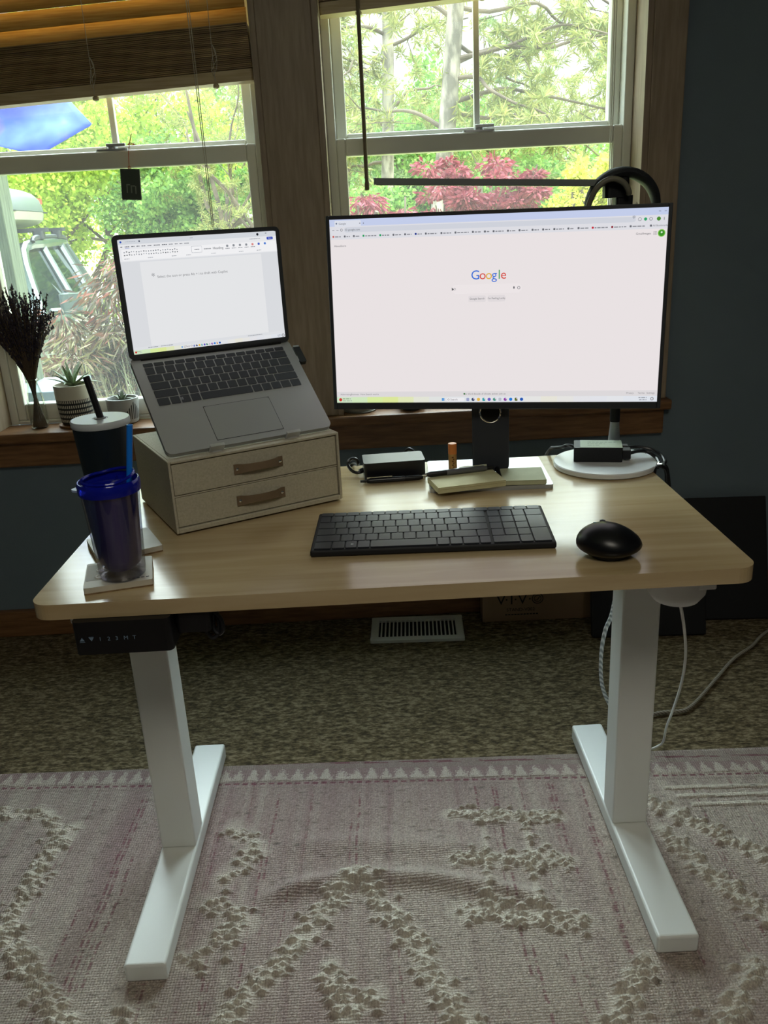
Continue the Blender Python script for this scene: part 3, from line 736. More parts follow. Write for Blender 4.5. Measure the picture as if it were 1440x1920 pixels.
# neck and foot
NM = T(0, 0, 0) @ RZ(-9.96)
M['neck'] = mat('black_neck', '#2a2d35', .5); M['base_grey'] = mat('satin_silver', '#b9c0c6', .25, .6)
b = MB(); pts = rrect(-.0345, .012, .0345, .30, .012, 6)
b.prism(pts, -.012, .010, 0, T(.003, .005, 0) @ NM @ RX(90) @ Matrix.Identity(4)); b.build('stand_neck', M['neck'], mon, None, bevel=.002)
b = MB(); b.torus((0, 0, 0), .0195, .0022, 40, 8, M=T(.003, .005, 0) @ NM @ T(0, -.0095, .128) @ RX(90)); b.build('cable_ring', M['chrome'], mon)
b = MB(); b.lathe([(0, 0), (.018, 0), (.018, .0012)], 32, M=T(.003, .005, 0) @ NM @ T(0, -.0100, .128) @ RX(90) @ T(0, 0, -.0002)); b.build('cable_hole', M['slot_dark'], mon)
b = MB(); b.box((-.05, .010, .27), (.05, .012, .37), 0, NM); b.box((-.05, -.004, .262), (.05, .012, .36), 0, NM); b.build('mount_plate', M['neck'], mon, bevel=.002)
b = MB(); b.rbox((-.118, -.088, .0), (.108, .100, .0075), .006, M=RZ(-2.5)); b.build('base', M['base_grey'], mon, None, bevel=.0015)
b = MB(); b.tube([(.012, -.012, .020), (.014, -.03, .012), (.016, -.055, .0095), (.006, -.075, .0090), (.022, -.082, .0090)], .0042, 8, smooth_n=6); b.build('monitor_cable', M['cable_black'], mon)

# ------------------------------------------------------------------ laptop on its stand
LA, LT = 28.84, 39.45
LW, LD, LL = .300, .210, .207
lap = thing('laptop', 'open grey laptop with dark keys showing a blank document, tilted on the linen drawer box', 'laptop', (-.3014, .4791, .9884), R(LA))
BM = RX(LT)                      # base plane: x right, -y towards the user
b = MB(); b.rbox((-LW/2, -LD, -.0085), (LW/2, .006, 0), .011, seg=6); base = b.build('base', M['laptop'], lap, BM, bevel=.0012)
b = MB(); kx0, kx1, ky0, ky1 = -.133, .133, -.108, -.009
b.box((-.024 - .0, -.1975, .0001), (.0635, -.1970, .0003)); b.box((-.0615, -.1385, .0001), (.0615, -.1380, .0003)); 
tp = MB(); tp.rbox((-.060, -.197, .0000), (.060, -.123, .0004), .004); tp.build('trackpad', mat('trackpad_grey', '#a6a8a9', .4, .4), lap, BM, bevel=.0002)
grv = MB(); frame4(grv, -.0608, .0608, -.1978, -.1222, .0009, .0009, .0009, .0009, 0, .0002)
grv.build('trackpad_groove', M['black_matte'], lap, BM @ Matrix(((1, 0, 0, 0), (0, 0, 1, 0), (0, 1, 0, 0), (0, 0, 0, 1))))
rows = [([1.0] * 14, .55), ([1] * 13 + [1.75], 1), ([1.5] + [1] * 12 + [1.25], 1), ([1.85] + [1] * 11 + [1.9], 1), ([2.3] + [1] * 10 + [2.45], 1), ([1.25, 1, 1, 1, 5.3, 1, 1, 1.05, 1.05, 1.1], 1)]
_km = {}
def key_mesh(w, d, h, m, r=.0012):
    k = (round(w, 5), round(d, 5), round(h, 5), m.name)
    if k not in _km:
        q = MB(); q.rbox((-w/2, -d/2, 0), (w/2, d/2, h), r, seg=3); me = q.mesh('key'); me.materials.append(m); _km[k] = me
    return _km[k]
unit = (ky1 - ky0) / 5.55; y = ky1
for ws, hh in rows:
    tot = sum(ws); x = kx0; d = unit * hh
    for wk in ws:
        wd = (kx1 - kx0) * wk / tot
        link('key', key_mesh(wd - .0024, d - .0024, .0009, M['laptop_key']), lap, BM @ T(x + wd/2, y - d/2, .0001)); x += wd
    y -= d
M['key_print'] = mat('key_legend_grey', '#9ba0a6', .6)
b = MB()
for a in (0, 1):
    for q in (0, 1): b.box((-.0928 + a * .0030, -.1008 + q * .003, .0010), (-.0928 + a * .0030 + .0024, -.1008 + q * .003 + .0024, .00115))
b.build('key_logo', M['key_print'], lap, BM)
LM = RX(-1.0) @ T(0, .002, .001)
b = MB(); b.prism(rrect(-LW/2, 0, LW/2, LL, .009, 6), -.0025, .0035, 0, RX(90)); lid = b.build('lid', mat('laptop_lid_dark', '#3b3e41', .4), lap, LM, bevel=.001)
b = MB(); b.tube([(-LW/2 + .018, .002, .0015), (LW/2 - .018, .002, .0015)], .0048, 12); b.build('hinge', M['monitor_back'], lap)
sw, sh = .284, .1895
SMx = LM @ T(0, -.0037, LL - .0075 - sh/2)
b = MB(); b.prism(rrect(-sw/2, -sh/2, sw/2, sh/2, .004, 5), 0, .0006, 0, RX(90) @ T(0, 0, 0)); ls = b.build('screen', ui('#d9dbdf'), lap, SMx)
S = Screen(sw, sh, ls, T(0, -.0006, 0), 1.0)
S.rect('title_bar', .0, .004, 1, .040, '#d2d6dc', 1)
S.dot('title_bar', .017, .022, .0017, '#2f4fb5'); S.dashes('title_bar', .045, .018, .06, .006, '#aeb4be', 3, 1); S.dot('title_bar', .127, .022, .0014, '#4a5060')
S.rect('title_bar', .435, .017, .02, .005, '#9da3ad'); S.dot('title_bar', .875, .023, .0022, '#22262c'); S.text('title_bar', '-', .925, .03, .012, '#666a70')
S.rect('ribbon', 0, .044, 1, .145, '#e6e7ea', 1)
xx = .012
for i, wd in enumerate((.014, .026, .019, .018, .024, .025, .038, .03, .024, .018, .017, .028)):
    S.dashes('ribbon', xx, .06, wd, .007, '#62666e', 3, i + 20); xx += wd + .012
S.rect('ribbon', .038, .0735, .026, .0025, '#3b5ec2', 3)
S.dashes('ribbon', .82, .058, .07, .006, '#9a9ea6', 3, 3)
S.rrect('ribbon', .935, .051, .042, .024, '#3049b5', 3, .25); S.text('ribbon', 'Share', .956, .0675, .0042, '#dfe4f5', 4, 'CENTER')
S.rrect('ribbon', .014, .088, .92 + .06, .093, '#f0f0f2', 2, .08)
for i in range(46):
    r_ = random.Random(i); S.rect('ribbon', .026 + (i % 23) * .0145, (.104, .128)[i // 23] + r_.uniform(-.004, .004), r_.uniform(.004, .008), .009, r_.choice(['#5d6167', '#8f949c', '#777b82']), 4)
for i, u in enumerate((.025, .165, .31, .40, .56, .74, .86)): S.dashes('ribbon', u, .163, .03, .005, '#8f949c', 4, i)
S.rrect('ribbon', .437, .093, .066, .058, '#9fa4ad', 3, .12); S.rrect('ribbon', .4385, .0955, .063, .053, '#f2f2f4', 4, .12)
S.dashes('ribbon', .456, .119, .03, .007, '#555a62', 5, 3); S.dashes('ribbon', .515, .119, .045, .007, '#62666e', 5, 4); S.text('ribbon', 'Heading', .572, .131, .0082, '#4d525b', 5)
for i, c in enumerate(('#8d9198', '#8d9198', '#8d9198', '#8d9198', '#d98a85', '#3d5bbd', '#4b7bd0')):
    u = .66 + i * .042; S.rrect('ribbon', u, .098, .014, .020, c, 5, .3)
    if i < 5: S.dashes('ribbon', u - .006, .128, .028, .006, '#7d8189', 5, i + 40)
S.rect('document_page', .112, .20, .775, .738, '#e4e5e7', 1)
S.text('document_text', 'Select the icon or press Alt + i to draft with Copilot', .205, .346, .0083, '#77787c'); S.text('document_text', '*', .172, .353, .014, '#666a70')
S.rect('status_bar', 0, .938, 1, .026, '#dcdee2', 2); S.dashes('status_bar', .09, .947, .06, .006, '#8a8e96', 4, 2); S.dashes('status_bar', .17, .947, .075, .006, '#8a8e96', 4, 4); S.dashes('status_bar', .74, .947, .1, .006, '#8a8e96', 4, 7)
taskbar(S, .964, .30, ['#6f7cc0', '#3c4a6a', '#e3b74e', '#2f9fa8', '#6b5fc0', '#3f8f7a', '#b8bcc8', '#7a3fb0', '#2378d2', '#c98a2c', '#2456b0'], .0062)
S.done()
# receiver plugged into the right edge
dg = thing('usb_receiver', 'black wireless receiver plugged into the right edge of the laptop', 'usb adapter', (-.3014, .4791, .9884), R(LA))
b = MB(); b.rbox((.153, -.052, -.0085), (.166, -.010, -.001), .003); b.build('housing', M['blackplastic'], dg, BM, bevel=.0015)
b = MB(); b.box((.149, -.046, -.007), (.1535, -.034, -.0025)); b.build('plug', M['steel'], dg, BM)
b = MB(); b.rbox((.154, -.0135, -.0088), (.1655, -.0095, -.0006), .001); b.build('end_cap', M['steel'], dg, BM)
# stand: two aluminium rails with front lips, folding legs behind
BOXT = H + .1275
st = thing('laptop_stand', 'silver folding stand with two front lips holding the laptop', 'laptop stand', (-.3014, .4791, .9884), R(LA))
for sx in (-.068, .070):
    b = MB(); b.box((sx - .009, -LD - .003, -.0120), (sx + .009, .0, -.0088)); b.build('rail', M['steel'], st, BM, bevel=.0008)
    b = MB(); b.box((sx - .010, -LD - .0065, -.0120), (sx + .010, -LD - .0022, -.0088)); b.rbox((sx - .0125, -.0055, .0), (sx + .0125, .0, .0245), .0015, M=T(0, -LD - .0022, -.0125)); b.build('lip', M['steel'], st, BM, bevel=.0015)
    zb = BOXT - .9884
    top = BM @ Vector((sx, -.03, -.0125)); bot = Vector((sx, -.155, zb + .003))
    b = MB(); b.tube([top, bot], .004, 10); b.build('leg', M['steel'], st)
    b = MB(); b.rbox((sx - .011, -.168, zb), (sx + .011, -.005, zb + .003), .006); b.tube([BM @ Vector((sx, -.14, -.0125)), Vector((sx, -.02, zb + .0025))], .0035, 10); b.build('foot', M['steel'], st)

# ------------------------------------------------------------------ linen drawer box
M['linen'] = mat('pale_linen', '#b9b39f', .85, 0, '#aca692', 260, (1, 1, 1), .35, 500)
M['linen_edge'] = mat('linen_side', '#b5ae99', .85, 0, '#a09984', 60, bump=.35, bscale=500)
M['leather'] = mat('tan_leather', '#7a6852', .55, 0, '#6b5a45', 14, bump=.2, bscale=160)
bxx = thing('drawer_box', 'linen covered two drawer desktop box with leather pulls under the laptop', 'drawer box', (-.2165, .3195, H), R(28.15))
w2, dp, hh = .1535, .235, .1275
b = MB(); t_ = .0045; z0 = .0035
b.box((-w2, 0, z0), (-w2 + t_, dp, hh)); b.box((w2 - t_, 0, z0), (w2, dp, hh)); b.box((-w2 + t_, 0, hh - t_), (w2 - t_, dp, hh)); b.box((-w2 + t_, 0, z0), (w2 - t_, dp, z0 + .008)); b.box((-w2 + t_, dp - t_, z0 + .008), (w2 - t_, dp, hh - t_)); b.box((-w2 + t_, .004, .0648), (w2 - t_, dp - t_, .0672))
b.build('case', M['linen'], bxx, None, bevel=.0015)
for sx in (-1, 1):
    for yy in (.012, dp - .012):
        b = MB(); b.lathe([(.0045, 0), (.005, .0036)], 12, M=T(sx * (w2 - .012), yy, 0)); b.build('foot', M['chrome'], bxx)
for z0, z1, yo in ((.0685, .1212, .003), (.0128, .0642, .0045)):
    b = MB(); b.box((-w2 + t_ + .0012, yo, z0), (w2 - t_ - .0012, yo + .006, z1)); b.box((-w2 + t_ + .003, yo + .006, z0), (w2 - t_ - .003, dp - .012, z0 + .04)); dr = b.build('drawer', M['linen'], bxx, None, bevel=.0012)
    zc = (z0 + z1) / 2
    b = MB(); n = 12; vs = []
    for i in range(n + 1):
        u = -1 + 2 * i / n; x = .044 * u; bow = (max(0, 1 - (u / .78) ** 2)) ** .5 if abs(u) < .78 else 0
        hw_ = .0085 - .0022 * bow
        for q in (0, .0022):
            for s in (-1, 1): vs.append((x, yo - .0008 - q - bow * .0085, zc + .0012 * bow + s * hw_))
    fs = []
    for i in range(n):
        a = i * 4; c = a + 4
        fs += [(a + 2, c + 2, c + 3, a + 3), (a + 1, c + 1, c, a), (a, c, c + 2, a + 2), (a + 3, c + 3, c + 1, a + 1)]
    fs += [(0, 2, 3, 1), (4 * n + 1, 4 * n + 3, 4 * n + 2, 4 * n)]
    b.add(vs, fs); b.build('handle', M['leather'], dr)
    b = MB()
    for s in (-1, 1): b.lathe([(.0026, 0), (.0024, .001), (.0012, .0016), (0, .0018)], 14, M=T(s * .0385, yo - .0030, zc) @ RX(90))
    b.build('rivet', M['chrome'], dr)

# ------------------------------------------------------------------ keyboard and mouse
KB = thing('keyboard', 'slim black full size keyboard with number pad at the front of the desk', 'keyboard', (.0655, .192, H), R(-2.4))
KW, KD = .186, .0785
b = MB()
b.add([(-KW, -KD, .001), (KW, -KD, .001), (KW, KD, .001), (-KW, KD, .001), (-KW, -KD, .011), (KW, -KD, .011), (KW, KD, .0165), (-KW, KD, .0165)], [(0,3,2,1),(4,5,6,7),(0,1,5,4),(1,2,6,5),(2,3,7,6),(3,0,4,7)])
b.build('case', M['black_matte'], KB, None, bevel=.003, seg=3)
KT = T(0, 0, .0138) @ RX(math.degrees(math.atan2(.0055, 2 * KD)))
x0, x1, yt, yb = -KW + .005, KW - .005, KD - .004, -KD + .004
padx = x1 - 5 * .0209 + .0209 * .0
ux = (x1 - x0) / 17.4; uy = (yt - yb) / 5.62
lay = [[1] * 17, [.9] + [1] * 11 + [1.9], [1.35] + [1] * 11 + [1.75 - .3], [1.55] + [1] * 10 + [2.25], [2.0] + [1] * 9 + [1.8, 1.0], [1.4, 1.05, .95, 1.0, 5.2, 1, 1, 1.3, .9]]
y = yt
for ri, ws in enumerate(lay):
    d = uy * (.62 if ri == 0 else 1)
    span = (x1 - x0) if ri == 0 else 13.0 * ux
    tot = sum(ws); x = x0
    for wk in ws:
        wd = span * wk / tot
        link('key', key_mesh(wd - .0024, d - .0024, .0019, M['dark_key'], .0014), KB, KT @ T(x + wd/2, y - d/2, 0)); x += wd
    y -= d
px = x0 + 13.12 * ux; pw = (x1 - px) / 4.35
y = yt - uy * .62
for ri in range(5):
    if ri == 4: cols = [(0, 2), (2, 1)]
    else: cols = [(0, 1), (1, 1), (2, 1)]
    for c, wk in cols: link('key', key_mesh(wk * pw - .0024, uy - .0024, .0019, M['dark_key'], .0014), KB, KT @ T(px + (c + wk/2) * pw, y - uy * (ri + .5), 0))
for r0, rn in ((0, 1), (1, 2), (3, 2)):
    link('key', key_mesh(1.35 * pw - .0024, rn * uy - .0024, .0019, M['dark_key'], .0014), KB, KT @ T(px + 3 * pw + 1.35 * pw / 2, y - uy * (r0 + rn / 2), 0))
b = MB()
for a in (0, 1):
    for q in (0, 1): b.box((x0 + 2.72 * ux + a * .0021, yb + uy * .5 + q * .0021 - .002, .00195), (x0 + 2.72 * ux + a * .0021 + .0017, yb + uy * .5 + q * .0021 - .0003, .0021))
b.build('key_logo', mat('pale_legend', '#c9d0d6', .6), KB, KT)

ms = thing('computer_mouse', 'rounded glossy black ergonomic mouse at the right of the keyboard', 'mouse', (.317, .074, H), R(-8))
def blob(rx, ry, rz, seg=40, rings=20):
    vs = []; fs = []
    for i in range(rings + 1):
        t = PI * i / rings
        for k in range(seg):
            p = 2 * PI * k / seg
            x, y, z = math.sin(t) * math.cos(p), math.sin(t) * math.sin(p), math.cos(t)
            zz = z if z > 0 else z * .62
            lean = .16 * max(0, 1 - ((x + .25) / 1.1) ** 2)
            yy = y * (1 + .06 * x); xx = x
            if z < 0: xx *= 1 - .10 * z * z; yy *= 1 - .10 * z * z
            vs.append((rx * xx - .10 * rx * max(z, 0), ry * yy, rz * zz * (.9 + lean)))
    for i in range(rings):
        for k in range(seg):
            k2 = (k + 1) % seg; fs.append((i * seg + k, (i + 1) * seg + k, (i + 1) * seg + k2, i * seg + k2))
    return vs, fs
M['gloss_black'] = mat('gloss_black', '#0b0c10', .32, spec=.45)
b = MB(); vs, fs = blob(.0470, .043, .0285); b.add(vs, fs, 0, True, T(0, 0, .0182)); b.build('shell', M['gloss_black'], ms)
b = MB(); b.lathe([(.024, 0), (.026, .003), (.026, .006)], 36, M=Matrix.Diagonal((1.05, 1.12, 1, 1))); b.build('base', M['black_matte'], ms)
b = MB(); b.lathe([(.0075, -.004), (.0085, 0), (.0075, .004)], 20, M=T(-.006, .032, .0345) @ RY(90)); b.build('scroll_wheel', M['blackplastic'], ms)
b = MB(); b.rbox((-.012, -.005, 0), (.008, .005, .0022), .0025); b.build('blue_button', mat('blue_button', '#1c7ea0', .35), ms, T(-.009, .017, .0420) @ RX(-20) @ RZ(6), bevel=.0008)

# ------------------------------------------------------------------ power brick with pen, lip balm, pads
def pen(name, label, p0, p1, z, rr, body, grip, grp='pens on the desk'):
    dx, dy = p1[0] - p0[0], p1[1] - p0[1]; L = math.hypot(dx, dy)
    o = thing(name, label, 'pen', (p0[0], p0[1], z), math.atan2(dy, dx), grp)
    A = RY(90)
    b = MB(); b.lathe([(rr * .95, L * .34), (rr, L * .42), (rr, L * .86), (rr * .8, L * .9)], 16, M=A); b.build('barrel', body, o)
    b = MB(); b.lathe([(rr * .55, L * .06), (rr * .95, L * .12), (rr * .9, L * .34)], 16, M=A); b.build('grip', grip, o)
    b = MB(); b.lathe([(.0005, 0), (rr * .55, L * .065)], 12, M=A); b.build('tip', M['chrome'], o)
    b = MB(); b.lathe([(rr * .5, L * .9), (rr * .5, L), (0, L)], 12, M=A); b.build('plunger', grip, o)
    b = MB(); b.box((L * .52, -.0014, rr + .0008), (L * .9, .0014, rr + .002)); b.box((L * .86, -.0014, rr * .5), (L * .9, .0014, rr + .001)); b.build('clip', M['chrome'], o)
    return o
br = thing('power_adapter', 'black power adapter with short cable on the desk beside the drawer box', 'power adapter', (.016, .545, H), R(3.5))
b = MB(); b.rbox((-.060, -.034, .0005), (.060, .034, .0335), .006); b.build('housing', mat('satin_black', '#17181c', .3), br, None, bevel=.003)
b = MB(); b.tube([(-.058, .0, .012), (-.072, -.004, .008), (-.084, .004, .012), (-.090, .018, .022), (-.082, .022, .030), (-.072, .014, .030), (-.070, .026, .016), (-.08, .07, .004), (-.10, .09, -.03)], .0032, 8, smooth_n=8); b.tube([(-.060, .0, .012), (-.068, -.003, .0095)], .005, 10); b.build('cable', M['cable_black'], br)
b = MB(); b.tube([(.05, .033, .016), (.046, .045, .030), (.036, .052, .034), (.026, .06, .02), (.02, .075, -.01)], .003, 8, smooth_n=6); b.build('rear_cable', M['cable_black'], br)
pen('pen', 'dark pen with silver tip lying against the black power adapter', (.079, .492), (-.050, .484), H + .0058, .0052, mat('dark_blue_barrel', '#14161d', .25), M['blackplastic'])
lb = thing('lip_balm', 'orange tube of lip balm standing upright left of the monitor neck', 'lip balm', (.1285, .484, H + .0085))
M['balm_orange'] = mat('orange_cap', '#d9823f', .45); M['balm_label'] = mat('tan_label', '#c2975a', .5, 0, '#a9793f', 60)
b = MB(); b.lathe([(.0078, 0), (.0080, .001), (.0080, .043)], 24); b.build('tube', M['balm_label'], lb)
b = MB(); b.lathe([(.0083, .0432), (.0083, .0615), (.0078, .0632), (0, .0634)], 24); b.build('cap', M['balm_orange'], lb)
b = MB()
for i in range(9): b.box((-.0022 + (i % 2) * .002, -.0084, .006 + i * .0038), (.0012 + (i % 2) * .0012, -.0080, .0082 + i * .0038))
b.build('label_print', mat('brown_print', '#6b4422', .7), lb)
M['note'] = mat('pale_yellow_paper', '#cfcba4', .85, 0, '#c4bf96', 30); M['note2'] = mat('pale_green_paper', '#c2c6a8', .85, 0, '#b6ba9a', 30)
def pad(label, x, y, w, d, h, rz, n, m):
    o = thing('sticky_note_pad', label, 'note pad', (x, y, H + .0085), R(rz), 'sticky note pads on the monitor foot')
    b = MB()
    for i in range(n):
        j = random.Random(i + n)
        b.box((-w/2 + j.uniform(-.0006, .0006), -d/2 + j.uniform(-.0006, .0006), h * i / n), (w/2 + j.uniform(-.0006, .0006), d/2, h * (i + .92) / n))
    b.build('sheets', m, o)
    b = MB(); b.add([(-w/2, -d/2, h + .0001), (w/2, -d/2, h + .0001), (w/2, d/2, h + .0012), (-w/2, d/2, h + .0002)], [(0, 1, 2, 3)]); b.box((-w/2, -d/2, h), (w/2, d/2, h + .0003)); b.build('top_sheet', m, o)
    return o
pad('pale yellow sticky note pad with a pen across it, in front of the lip balm', .147, .422, .128, .072, .011, 12, 9, M['note'])
pad('small pale green sticky note pad at the right front of the monitor base', .2545, .438, .078, .078, .009, -4, 8, M['note2'])
pen('pen', 'grey pen with black grip lying across the yellow note pad', (.066, .437), (.204, .466), H + .0258, .0058, mat('grey_barrel', '#6a6c6e', .3, .3), M['blackplastic'])

# ------------------------------------------------------------------ desk lamp, headphones, adapter on the lamp foot
LX, LY = .4305, .522
lamp = thing('desk_lamp', 'white round-based desk lamp with a long thin light bar behind the monitor', 'desk lamp', (LX, LY, H))
M['lamp_white'] = mat('lamp_white', '#dfe1e2', .28); M['lamp_grey'] = mat('lamp_bar_grey', '#777c79', .4)
b = MB(); b.lathe([(.093, 0), (.0985, .002), (.099, .0095), (.0975, .0115), (0, .0118)], 72); b.build('base', M['lamp_white'], lamp)
sx, sy = .466 - LX, .588 - LY
b = MB(); b.lathe([(.016, .0118), (.0125, .025), (.0095, .06), (.0085, .075)], 24, M=T(sx, sy, 0)); b.build('stem_sleeve', M['steel'], lamp)
b = MB(); b.lathe([(.0098, .072), (.0098, .105), (.0075, .107), (.0075, .50)], 20, M=T(sx, sy, 0)); b.build('stem', M['blackplastic'], lamp)
b = MB(); b.rbox((-.028, -.016, .495), (.016, .016, .535), .008, M=T(sx - .01, sy, 0)); b.rbox((-.018, -.014, .47), (.014, .014, .498), .006, M=T(sx, sy, 0)); b.build('joint', M['blackplastic'], lamp, None, bevel=.003)
ang = -math.atan2(.023, .425)
b = MB(); b.rbox((-.455, -.012, -.0055), (-.012, .012, .0055), .004); b.build('light_bar', M['lamp_grey'], lamp, T(sx - .006, sy, .520) @ Matrix.Rotation(-ang, 4, 'Y'), bevel=.002)
b = MB(); b.box((-.450, -.009, -.0063), (-.06, .009, -.0054)); b.build('light_strip', mat('frosted_strip', '#c9c7bd', .5), lamp, T(sx - .006, sy, .520) @ Matrix.Rotation(-ang, 4, 'Y'))
hp = thing('headphones', 'black padded headphones hung over the lamp joint behind the monitor', 'headphones', (.458, .588, H + .44))
M['pad_black'] = mat('padded_black', '#1b1e22', .65, bump=.2, bscale=120)
b = MB(); pts = []
for i in range(25):
    a = R(200 - 220 * i / 24); pts.append((.064 * math.cos(a) + .004, .012 * math.sin(a * 1.5) * 0, .062 * math.sin(a) + .036))
b.tube(pts, [.004, .0048, .007, .0095, .0105, .0105, .0095, .0085, .007, .005], 12, flat=(0, 0, 1)); b.build('headband', M['pad_black'], hp)
for s in (-1, 1):
    b = MB(); b.lathe([(.0, -.016), (.030, -.015), (.036, -.008), (.036, .006), (.024, .014), (0, .015)], 28, M=T(s * .066, 0, -.018) @ RY(90)); b.build('ear_cup', M['pad_black'], hp)
b = MB(); b.tube([(-.072, -.012, -.012), (-.066, -.024, .035), (-.055, -.03, .066), (-.040, -.033, .082), (-.022, -.034, .087), (-.004, -.034, .08), (.006, -.033, .066), (.008, -.03, .060)], .0052, 10, smooth_n=6); b.build('grey_wire_band', mat('grey_band', '#6f6c5c', .5), hp)
b = MB(); b.tube([(.030, -.004, .045), (.040, -.012, .02), (.042, -.014, -.02), (.04, -.01, -.08)], .0016, 8, smooth_n=6); b.build('cord', M['cord'], hp)
ad = thing('power_supply', 'black power supply with a pale note stuck on top, resting on the white lamp foot', 'power supply', (.4215, .535, H + .0120), R(-13))
b = MB(); b.rbox((-.048, -.028, .0), (.044, .030, .0285), .004); b.build('housing', M['black_matte'], ad, None, bevel=.002)
b = MB(); b.box((.0435, -.020, .004), (.060, .004, .022)); b.box((.0435, .006, .006), (.056, .022, .024)); b.build('plug', M['blackplastic'], ad, None, bevel=.0015)
b = MB(); b.box((-.036, -.0265, .0287), (.0435, .0285, .0292)); b.build('paper_note', mat('pale_mint_paper', '#bfcbb4', .8), ad)
b = MB()
for j in range(3):
    r_ = random.Random(j); xx = -.022
    while xx < (.03, .012, .002)[j]:
        w_ = r_.uniform(.003, .008); b.box((xx, .012 - j * .012, .02925), (xx + w_, .0145 - j * .012 + r_.uniform(-.0005, .0008), .0293)); xx += w_ + .002
b.build('handwriting', mat('pencil_grey', '#8d9a86', .8), ad)
b = MB(); b.tube([(-.046, .010, .020), (-.060, .014, .022), (-.072, .022, .016), (-.085, .040, .010), (-.095, .066, .0), (-.105, .095, -.03), (-.10, .11, -.09)], .0036, 8, smooth_n=6); b.build('output_cable', braid('dark_braid', '#1a1b1e', '#6d7073'), ad)
b = MB(); b.tube([(.058, -.008, .013), (.075, .0, .015), (.093, .006, .012), (.108, -.006, .004), (.112, -.03, -.0), (.108, -.045, -.004), (.114, -.050, -.0), (.126, -.04, -.02), (.128, -.02, -.10)], .0036, 8, smooth_n=8)
b.tube([(.054, .014, .018), (.075, .020, .018), (.100, .020, .013), (.119, .006, .006), (.124, -.02, .0), (.120, -.036, -.002), (.126, -.040, -.01), (.135, -.03, -.06)], .0036, 8, smooth_n=8); b.build('input_cable', M['cable_black'], ad)
b = MB(); b.tube([(.112, -.034, .0), (.110, -.044, -.001), (.116, -.051, .001)], .0042, 8); b.build('cable_clip', M['chrome'], ad)
b = MB(); b.tube([(.52, .56, .50), (.538, .575, .64), (.530, .565, .725), (.512, .545, .7245), (.500, .56, .7235)], .0026, 8, smooth_n=8)
tag(b.build('charging_cable', M['braid_grey']), 'thin grey cable draped over the back right edge of the desk', 'cable')
b = MB(); b.tube([(.5075, .46, .7215), (.515, .472, .727), (.5215, .49, .721), (.523, .50, .70)], .0022, 8, smooth_n=6); 
tag(b.build('cable_clip', M['cable_black']), 'small black cable clip on the right edge of the desk', 'clip')

# ------------------------------------------------------------------ tumblers and coasters
M['tile'] = mat('pale_stone_tile', '#c9c4b6', .4, 0, '#b8b2a2', 18); M['cork'] = mat('cork', '#8d7453', .9, 0, '#6f5838', 120)
M['ink_grey'] = mat('grey_print', '#5d5f60', .7); M['white_print'] = mat('white_print', '#eceeee', .5)
def coaster(label, x, y, rz, s):
    o = thing('coaster', label, 'coaster', (x, y, H + .0002), R(rz), 'stone coasters at the left end of the desk')
    b = MB(); b.rbox((-s, -s, .0), (s, s, .0022), .002); b.build('cork_backing', M['cork'], o)
    b = MB(); b.rbox((-s, -s, .0022), (s, s, .0105), .003); b.build('tile', M['tile'], o, None, bevel=.0012)
    return o
c1 = coaster('square stone coaster under the blue tumbler at the front left corner of the desk', -.402, .083, 14, .0475)
b = MB(); b.rbox((-.046, -.022, .0106), (-.004, .040, .0108), .003); b.build('grey_patch', mat('grey_patch', '#a09c90', .5), c1)
b = MB()
for y_ in (-.010, .016):
    b.torus((-.026, y_, .0109), .0062, .0012, 20, 6, M=Matrix.Identity(4)); b.box((-.026, y_ - .001, .0106), (-.019, y_ + .001, .0112))
b.build('round_marks', M['white_print'], c1)
b = MB()
for i in range(6): b.box((.006 + i * .0065, -.0365, .0106), (.006 + i * .0065 + .0045, -.0340, .0108))
b.build('dark_lettering', M['ink'], c1)
c2 = coaster('square stone coaster under the dark tumbler, behind the front coaster', -.428, .205, 27, .050)
# front: clear double walled tumbler with a blue liner
tb = thing('tumbler', 'clear double walled tumbler with blue liner, blue lid and bright blue straw', 'tumbler', (-.391, .068, H + .0108), 0, 'tumblers on coasters')
M['blue_liner'] = mat('deep_blue_liner', '#14186a', .3, coat=.5); M['blue_lid'] = mat('translucent_blue_lid', '#1a27c4', .12, trans=.55, ior=1.4); M['blue_straw'] = mat('bright_blue_straw', '#1677e0', .25)
b = MB(); b.lathe([(.0, .0006), (.028, .0005), (.0315, .003), (.0330, .012), (.0365, .075), (.0405, .132)], 48, cap=False); b.build('outer_wall', M['acrylic'], tb)
b = MB(); b.lathe([(0, .013), (.020, .0135), (.0285, .022), (.0300, .032), (.0340, .080), (.0378, .131), (.036, .131), (.032, .08), (.028, .033), (0, .016)], 48); b.build('liner', M['blue_liner'], tb)
b = MB(); b.lathe([(.0395, .128), (.0425, .1285), (.0432, .134), (.0432, .143), (.0415, .146), (.0400, .146), (.0392, .140), (.0330, .137), (.0, .137)], 56); b.build('lid', M['blue_lid'], tb)
b = MB(); b.tube([(.036 * math.cos(R(a)), .036 * math.sin(R(a)), .1475 + .006 * max(0, math.cos(R(a - 30)))) for a in range(0, 360, 12)], .0022, 8, closed=True); b.box((.002, -.034, .137), (.0035, .034, .141)); b.build('lid_rim', M['blue_lid'], tb)
b = MB(); b.prism([(-.050, -.006), (-.041, -.010), (-.041, .010), (-.050, .007), (-.0535, .0)], .131, .134); b.build('lid_tab', mat('frosted_tab', '#9fb0d8', .3), tb, None, bevel=.001)
b = MB(); p0, p1 = Vector((.010, .004, .02)), Vector((.0385, .010, .2185))
P = [p0 + (p1 - p0) * i / 6 for i in range(7)]; b.tube(P, .0042, 16); b.torus((0, 0, 0), .0034, .0012, 20, 6, M=T(*p1)); b.build('straw', M['blue_straw'], tb)
